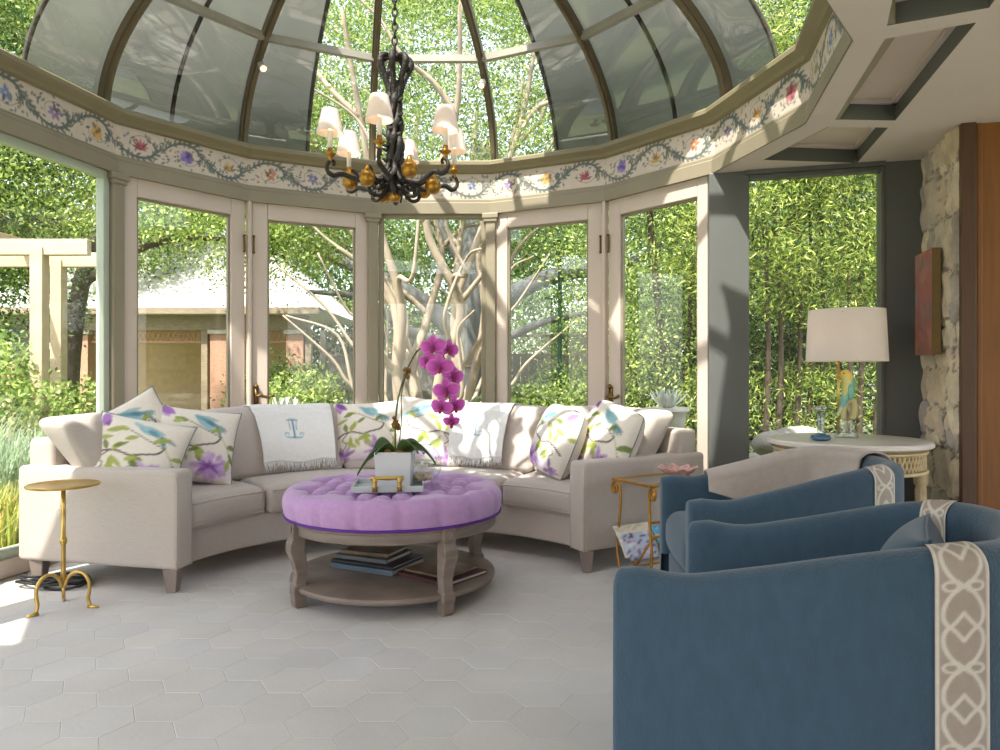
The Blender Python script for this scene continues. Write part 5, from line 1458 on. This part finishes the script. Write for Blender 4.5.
# far belt of trees
G_ = 'far trees across the end of the garden'
for i, (x, y, h, lab) in enumerate(((-13, 20, 6.1, 'far tree at the extreme left end of the belt'), (-8.5, 21, 6.8, 'far tree behind the ridge of the pavilion'), (-4, 19.5, 6.1, 'far tree right of the pavilion roof'), (0, 20.5, 7.6, 'tallest far tree behind the oak'), (4.4, 19.5, 6.5, 'far tree behind the middle right door'), (9, 20, 6.8, 'far tree behind the right-hand dark tree'), (14, 21, 6.1, 'far tree at the extreme right end of the belt'))):
    plant('garden_tree', (x, y), [((0, 0, h * .3), (2.7, 1.5, h * .3)), ((.2, 0, h * .7), (2.5, 1.5, h * .3))], 11000, lab, 'tree', G_, seed=50 + i, size=.24, clump=.5, trunks=[([(0, 0, 0), (0, 0, h * .3), (0, 0, h * .6)], .22, .08)], bark=m_bark_dark, cols=[(136, 158, 96), (112, 138, 84), (164, 182, 120), (92, 118, 72), (188, 200, 146)])
# clipped shrubs by the doors
G_ = 'low shrubs along the garden fence'
for i, (x, y, h, w_, lab) in enumerate(((-2.55, 9.3, 1.3, .62, 'rounded shrub seen through the left door of the centre pair'), (-3.4, 11, 1.5, .7, 'shrub in front of the dark pavilion post'), (.55, 9.6, 1.15, .6, 'low shrub behind the sunlit towel outside'), (1.0, 11.2, 1.5, .7, 'shrub before the fence, left of the yellow-green tree'), (-.1, 10.2, 1.0, .55, 'dark shrub low behind the orchid outside'), (3.15, 5.35, .5, .42, 'low dark shrub below the garden window'), (2.15, 5.45, .42, .3, 'small shrub left of the boulder below the garden window'))):
    plant('shrub', (x, y), [((0, 0, h * .5), (w_, w_ * .8, h * .5))], int(8000 * w_), lab, 'shrub', G_, seed=70 + i, size=.065, clump=.12, cols=YG if i in (0, 2) else GREEN)

# pavilion
pv = empty('garden_pavilion', (-6.4, 14.2, -GZ)); tag(pv, 'brick and timber garden pavilion with pale shingle roof', 'pavilion')
x0, x1, zE = -3.4, 2.55, 2.5
mb = MB(); rz = 4.5
mb.add([(x0 - .4, -.5, zE), (x1 + .4, -.5, zE), (x1 + .4, 4.2, zE), (x0 - .4, 4.2, zE), (x0 + 1.6, 1.8, rz), (x1 - 1.7, 1.8, rz)], [(0, 1, 5, 4), (1, 2, 5), (2, 3, 4, 5), (3, 0, 4), (3, 2, 1, 0)])
mb.build('roof', m_shingle, pv)
MB().box(((x0 + x1) / 2, -.46, zE - .05), (x1 - x0 + .8, .12, .12)).build('gutter', m_timber, pv)
MB().box(((x0 + x1) / 2, -.1, zE - .26), (x1 - x0 + .2, .2, .30)).build('beam', m_timber, pv, bevel=.01)
mb = MB()
n = 60
for q in range(n):
    xa = x0 + (x1 - x0) * q / n
    for sg in (0, 1): mb.bar((xa + (.1 if sg else 0), -.1, zE - .62), (xa + (0 if sg else .1), -.1, zE - .40), .018, .018)
mb.box(((x0 + x1) / 2, -.1, zE - .63), (x1 - x0, .06, .04)); mb.box(((x0 + x1) / 2, -.1, zE - .41), (x1 - x0, .06, .04))
mb.build('lattice', m_brickc, pv)
for xc in (x0 + .2, x0 + 1.6, .92, x1 - .15):
    c_ = MB().box((xc, -.05, (zE - .4) / 2), (.34, .34, zE - .4)).build('brick_column', m_brickc, pv, bevel=.01)
    MB().box((xc, -.05, zE - .44), (.42, .42, .08)).build('column_cap', m_urn, c_, bevel=.01)
MB().box(((x0 + x1) / 2 - .4, 3.2, (zE - .2) / 2), (x1 - x0 - 1, .15, zE - .2)).build('back_wall', m_plaster, pv)
for xc in (.62, x1 + .1): MB().box((xc, -.12, (zE - .4) / 2), (.12, .12, zE - .4)).build('timber_post', m_timber, pv)

# pergola outside the left window, built in place of a reflection
pg = empty('framework', (-4.62, 7.2, -GZ)); tag(pg, 'pale timber pergola standing in for a reflection in the left window', 'framework')
for x, y in ((0, 0), (-.30, .8), (-2.3, 0), (-2.6, .8)): MB().box((x, y, 1.25), (.125, .125, 2.5)).build('post', m_cedar, pg, bevel=.008)
for y in (0, .8): MB().box((-1.3 - .2 * y, y, 2.50), (3.6, .08, .16)).build('beam', m_cedar, pg, bevel=.008)
for i in range(4): MB().box((-2.9 + .75 * i, .4, 2.66), (.07, 1.3, .12)).build('rafter', m_cedar, pg, bevel=.006)

# fence
fn = empty('garden_fence', (.8, 13.0, -GZ)); tag(fn, 'grey timber fence with lattice top across the garden', 'fence')
mb = MB(); rg = random.Random(3)
for i in range(52): mb.box((-4.0 + .152 * i, 0, .78), (.145, .025, 1.56 + rg.uniform(-.004, .004)))
mb.build('board_panel', m_fence, fn)
mb = MB()
for i in range(62):
    for sg in (-1, 1): mb.bar((-4.0 + .128 * i, 0, 1.60), (-4.0 + .128 * i + sg * .28, 0, 1.92), .016, .012)
mb.box((-.05, 0, 1.58), (8, .05, .05)); mb.box((-.05, 0, 1.93), (8, .05, .05))
mb.build('lattice_top', m_fence, fn)
for i in range(6): MB().box((-4.0 + 1.58 * i, .02, 1.0), (.11, .11, 2.05)).build('post', m_fence, fn, bevel=.01)

# green lamp post
lpst = empty('lamp_post', (.92, 11.0, -GZ)); tag(lpst, 'slim dark green pole standing before the fence', 'lamp post')
m_pole = M('dark_green_metal', (40, 78, 62), .5, var=.1)
MB().lathe([(.07, 0), (.07, .12), (.035, .2), (.03, 2.9), (.04, 2.92), (.04, 3.0)], 14).build('pole', m_pole, lpst, angle=40)
MB().lathe([(.05, 3.0), (.11, 3.25), (.13, 3.27), (.02, 3.42), (.015, 3.5)], 8).build('lantern', m_pole, lpst)

# pale agaves in stone pots just outside the doors
def agave(x, y, h, label):
    e = empty('potted_agave', (x, y, -GZ)); tag(e, label, 'agave', 'pale agaves in pots outside the doors')
    MB().lathe([(.10, 0), (.15, .03), (.12, .06), (.10, .2), (.17, h - .06), (.20, h - .03), (.19, h), (.15, h - .02), (0, h - .03)], 24).build('pot', m_urn, e, angle=40)
    for q in range(18):
        a = q * 2.4; tl = .35 + .5 * (q / 18); L = .23 - .05 * (q / 18)
        d = Vector((cos(a) * cos(tl * 1.6), sin(a) * cos(tl * 1.6), sin(tl * 1.6))); s_ = Vector((-sin(a), cos(a), 0)); up = d.cross(s_) * -1
        def f(u, v):
            w = .034 * (1 - u ** 2.2) * (.6 + .8 * u) * (2 * v - 1); p = Vector((0, 0, h - .02)) + d * (L * u) + s_ * w + up * (abs(2 * v - 1) * .012 - .03 * u * u)
            return p
        MB().grid(f, 6, 4).build('leaf', m_agave, e, smooth=True)
m_agave = M('silver_agave_leaf', (206, 210, 200), .6, var=.08, scale=12)
agave(-1.92, 6.35, .86, 'pale agave behind the white monogrammed towel outside'); agave(-1.28, 6.25, .84, 'pale agave just right of the white monogrammed towel, outside'); agave(1.50, 6.45, .93, 'pale agave outside the door nearest the corner post')
# retaining wall and boulder below the garden window
rw = MB().softbox((2.9, .4, .5), .06, (24, 3, 4), mapf=lambda p: Vector((3.55, 6.05, .14)) + E1 * p.x - E2 * (p.y + .02 * sin(p.x * 9) + .01 * sin(p.z * 30)) + Vector((0, 0, p.z))).build('retaining_wall', m_rock, None, smooth=True)
tag(rw, 'low stone retaining wall below the garden window', 'garden wall')
def rock(x, y, z, r, seed, label):
    rs = random.Random(seed); ph = [rs.uniform(0, 6) for _ in range(6)]
    def f(u, v):
        a, b = 2 * PI * u, PI * v; k = 1 + .14 * sin(2 * a + ph[0]) * sin(b) + .1 * sin(3 * a + ph[1]) * sin(2 * b + ph[2]) + .05 * sin(7 * a + ph[3]) * sin(5 * b)
        return (x + r * 1.4 * k * sin(b) * cos(a), y + r * k * sin(b) * sin(a), z + r * .62 * k * cos(b))
    o = MB().grid(f, 28, 18).build('boulder', m_rock, smooth=True); tag(o, label, 'boulder', 'boulders on the retaining wall')
rock(2.47, 6.02, .52, .22, 1, 'larger grey boulder left of the bud vase outside the window'); rock(3.35, 5.95, .49, .17, 2, 'smaller grey boulder behind the parrot lamp outside')
# ---------------------------------------------------------------- camera, sky, sun, lamps
cam = bpy.data.cameras.new('camera'); co = bpy.data.objects.new('camera', cam); COL.objects.link(co)
co.location = (0, 0, 1.1); co.rotation_euler = (PI / 2, 0, 0)
cam.sensor_width = 36; cam.lens = .7175 * 36; cam.clip_start = .05; cam.clip_end = 500
SC.camera = co
w = bpy.data.worlds.new('world'); SC.world = w; w.use_nodes = True
nt = w.node_tree; nt.nodes.clear()
o_ = nt.nodes.new('ShaderNodeOutputWorld'); bg = nt.nodes.new('ShaderNodeBackground'); sk = nt.nodes.new('ShaderNodeTexSky')
sk.sky_type = 'NISHITA'; sk.sun_disc = False; sk.sun_elevation = SUN_EL; sk.sun_rotation = SUN_AZ; sk.air_density = 1.2; sk.dust_density = 3.0; sk.ozone_density = 1.0
mx = nt.nodes.new('ShaderNodeMix'); mx.data_type = 'RGBA'; mx.inputs['Factor'].default_value = .45; mx.inputs['B'].default_value = (*SKY_WHITE, 1)
nt.links.new(sk.outputs['Color'], mx.inputs['A']); nt.links.new(mx.outputs['Result'], bg.inputs['Color']); nt.links.new(bg.outputs['Background'], o_.inputs['Surface'])
bg.inputs['Strength'].default_value = SKY_STR
sd = Vector((sin(SUN_AZ) * cos(SUN_EL), cos(SUN_AZ) * cos(SUN_EL), sin(SUN_EL)))
sl = bpy.data.lights.new('sun', 'SUN'); sl.energy = SUN_STR; sl.angle = rad(.8); sl.color = (1, .95, .86)
so = bpy.data.objects.new('sun', sl); COL.objects.link(so); so.rotation_euler = sd.to_track_quat('Z', 'Y').to_euler(); so.location = sd * 30
vs = SC.view_settings; vs.view_transform = 'Standard'; vs.look = 'None'; vs.gamma = 1; vs.exposure = EXPOSURE; vs.use_curve_mapping = False
cy = SC.cycles
cy.use_denoising = True; cy.max_bounces = 10; cy.diffuse_bounces = 6; cy.glossy_bounces = 4; cy.transparent_max_bounces = 24; cy.sample_clamp_indirect = 6; cy.caustics_reflective = False; cy.caustics_refractive = False
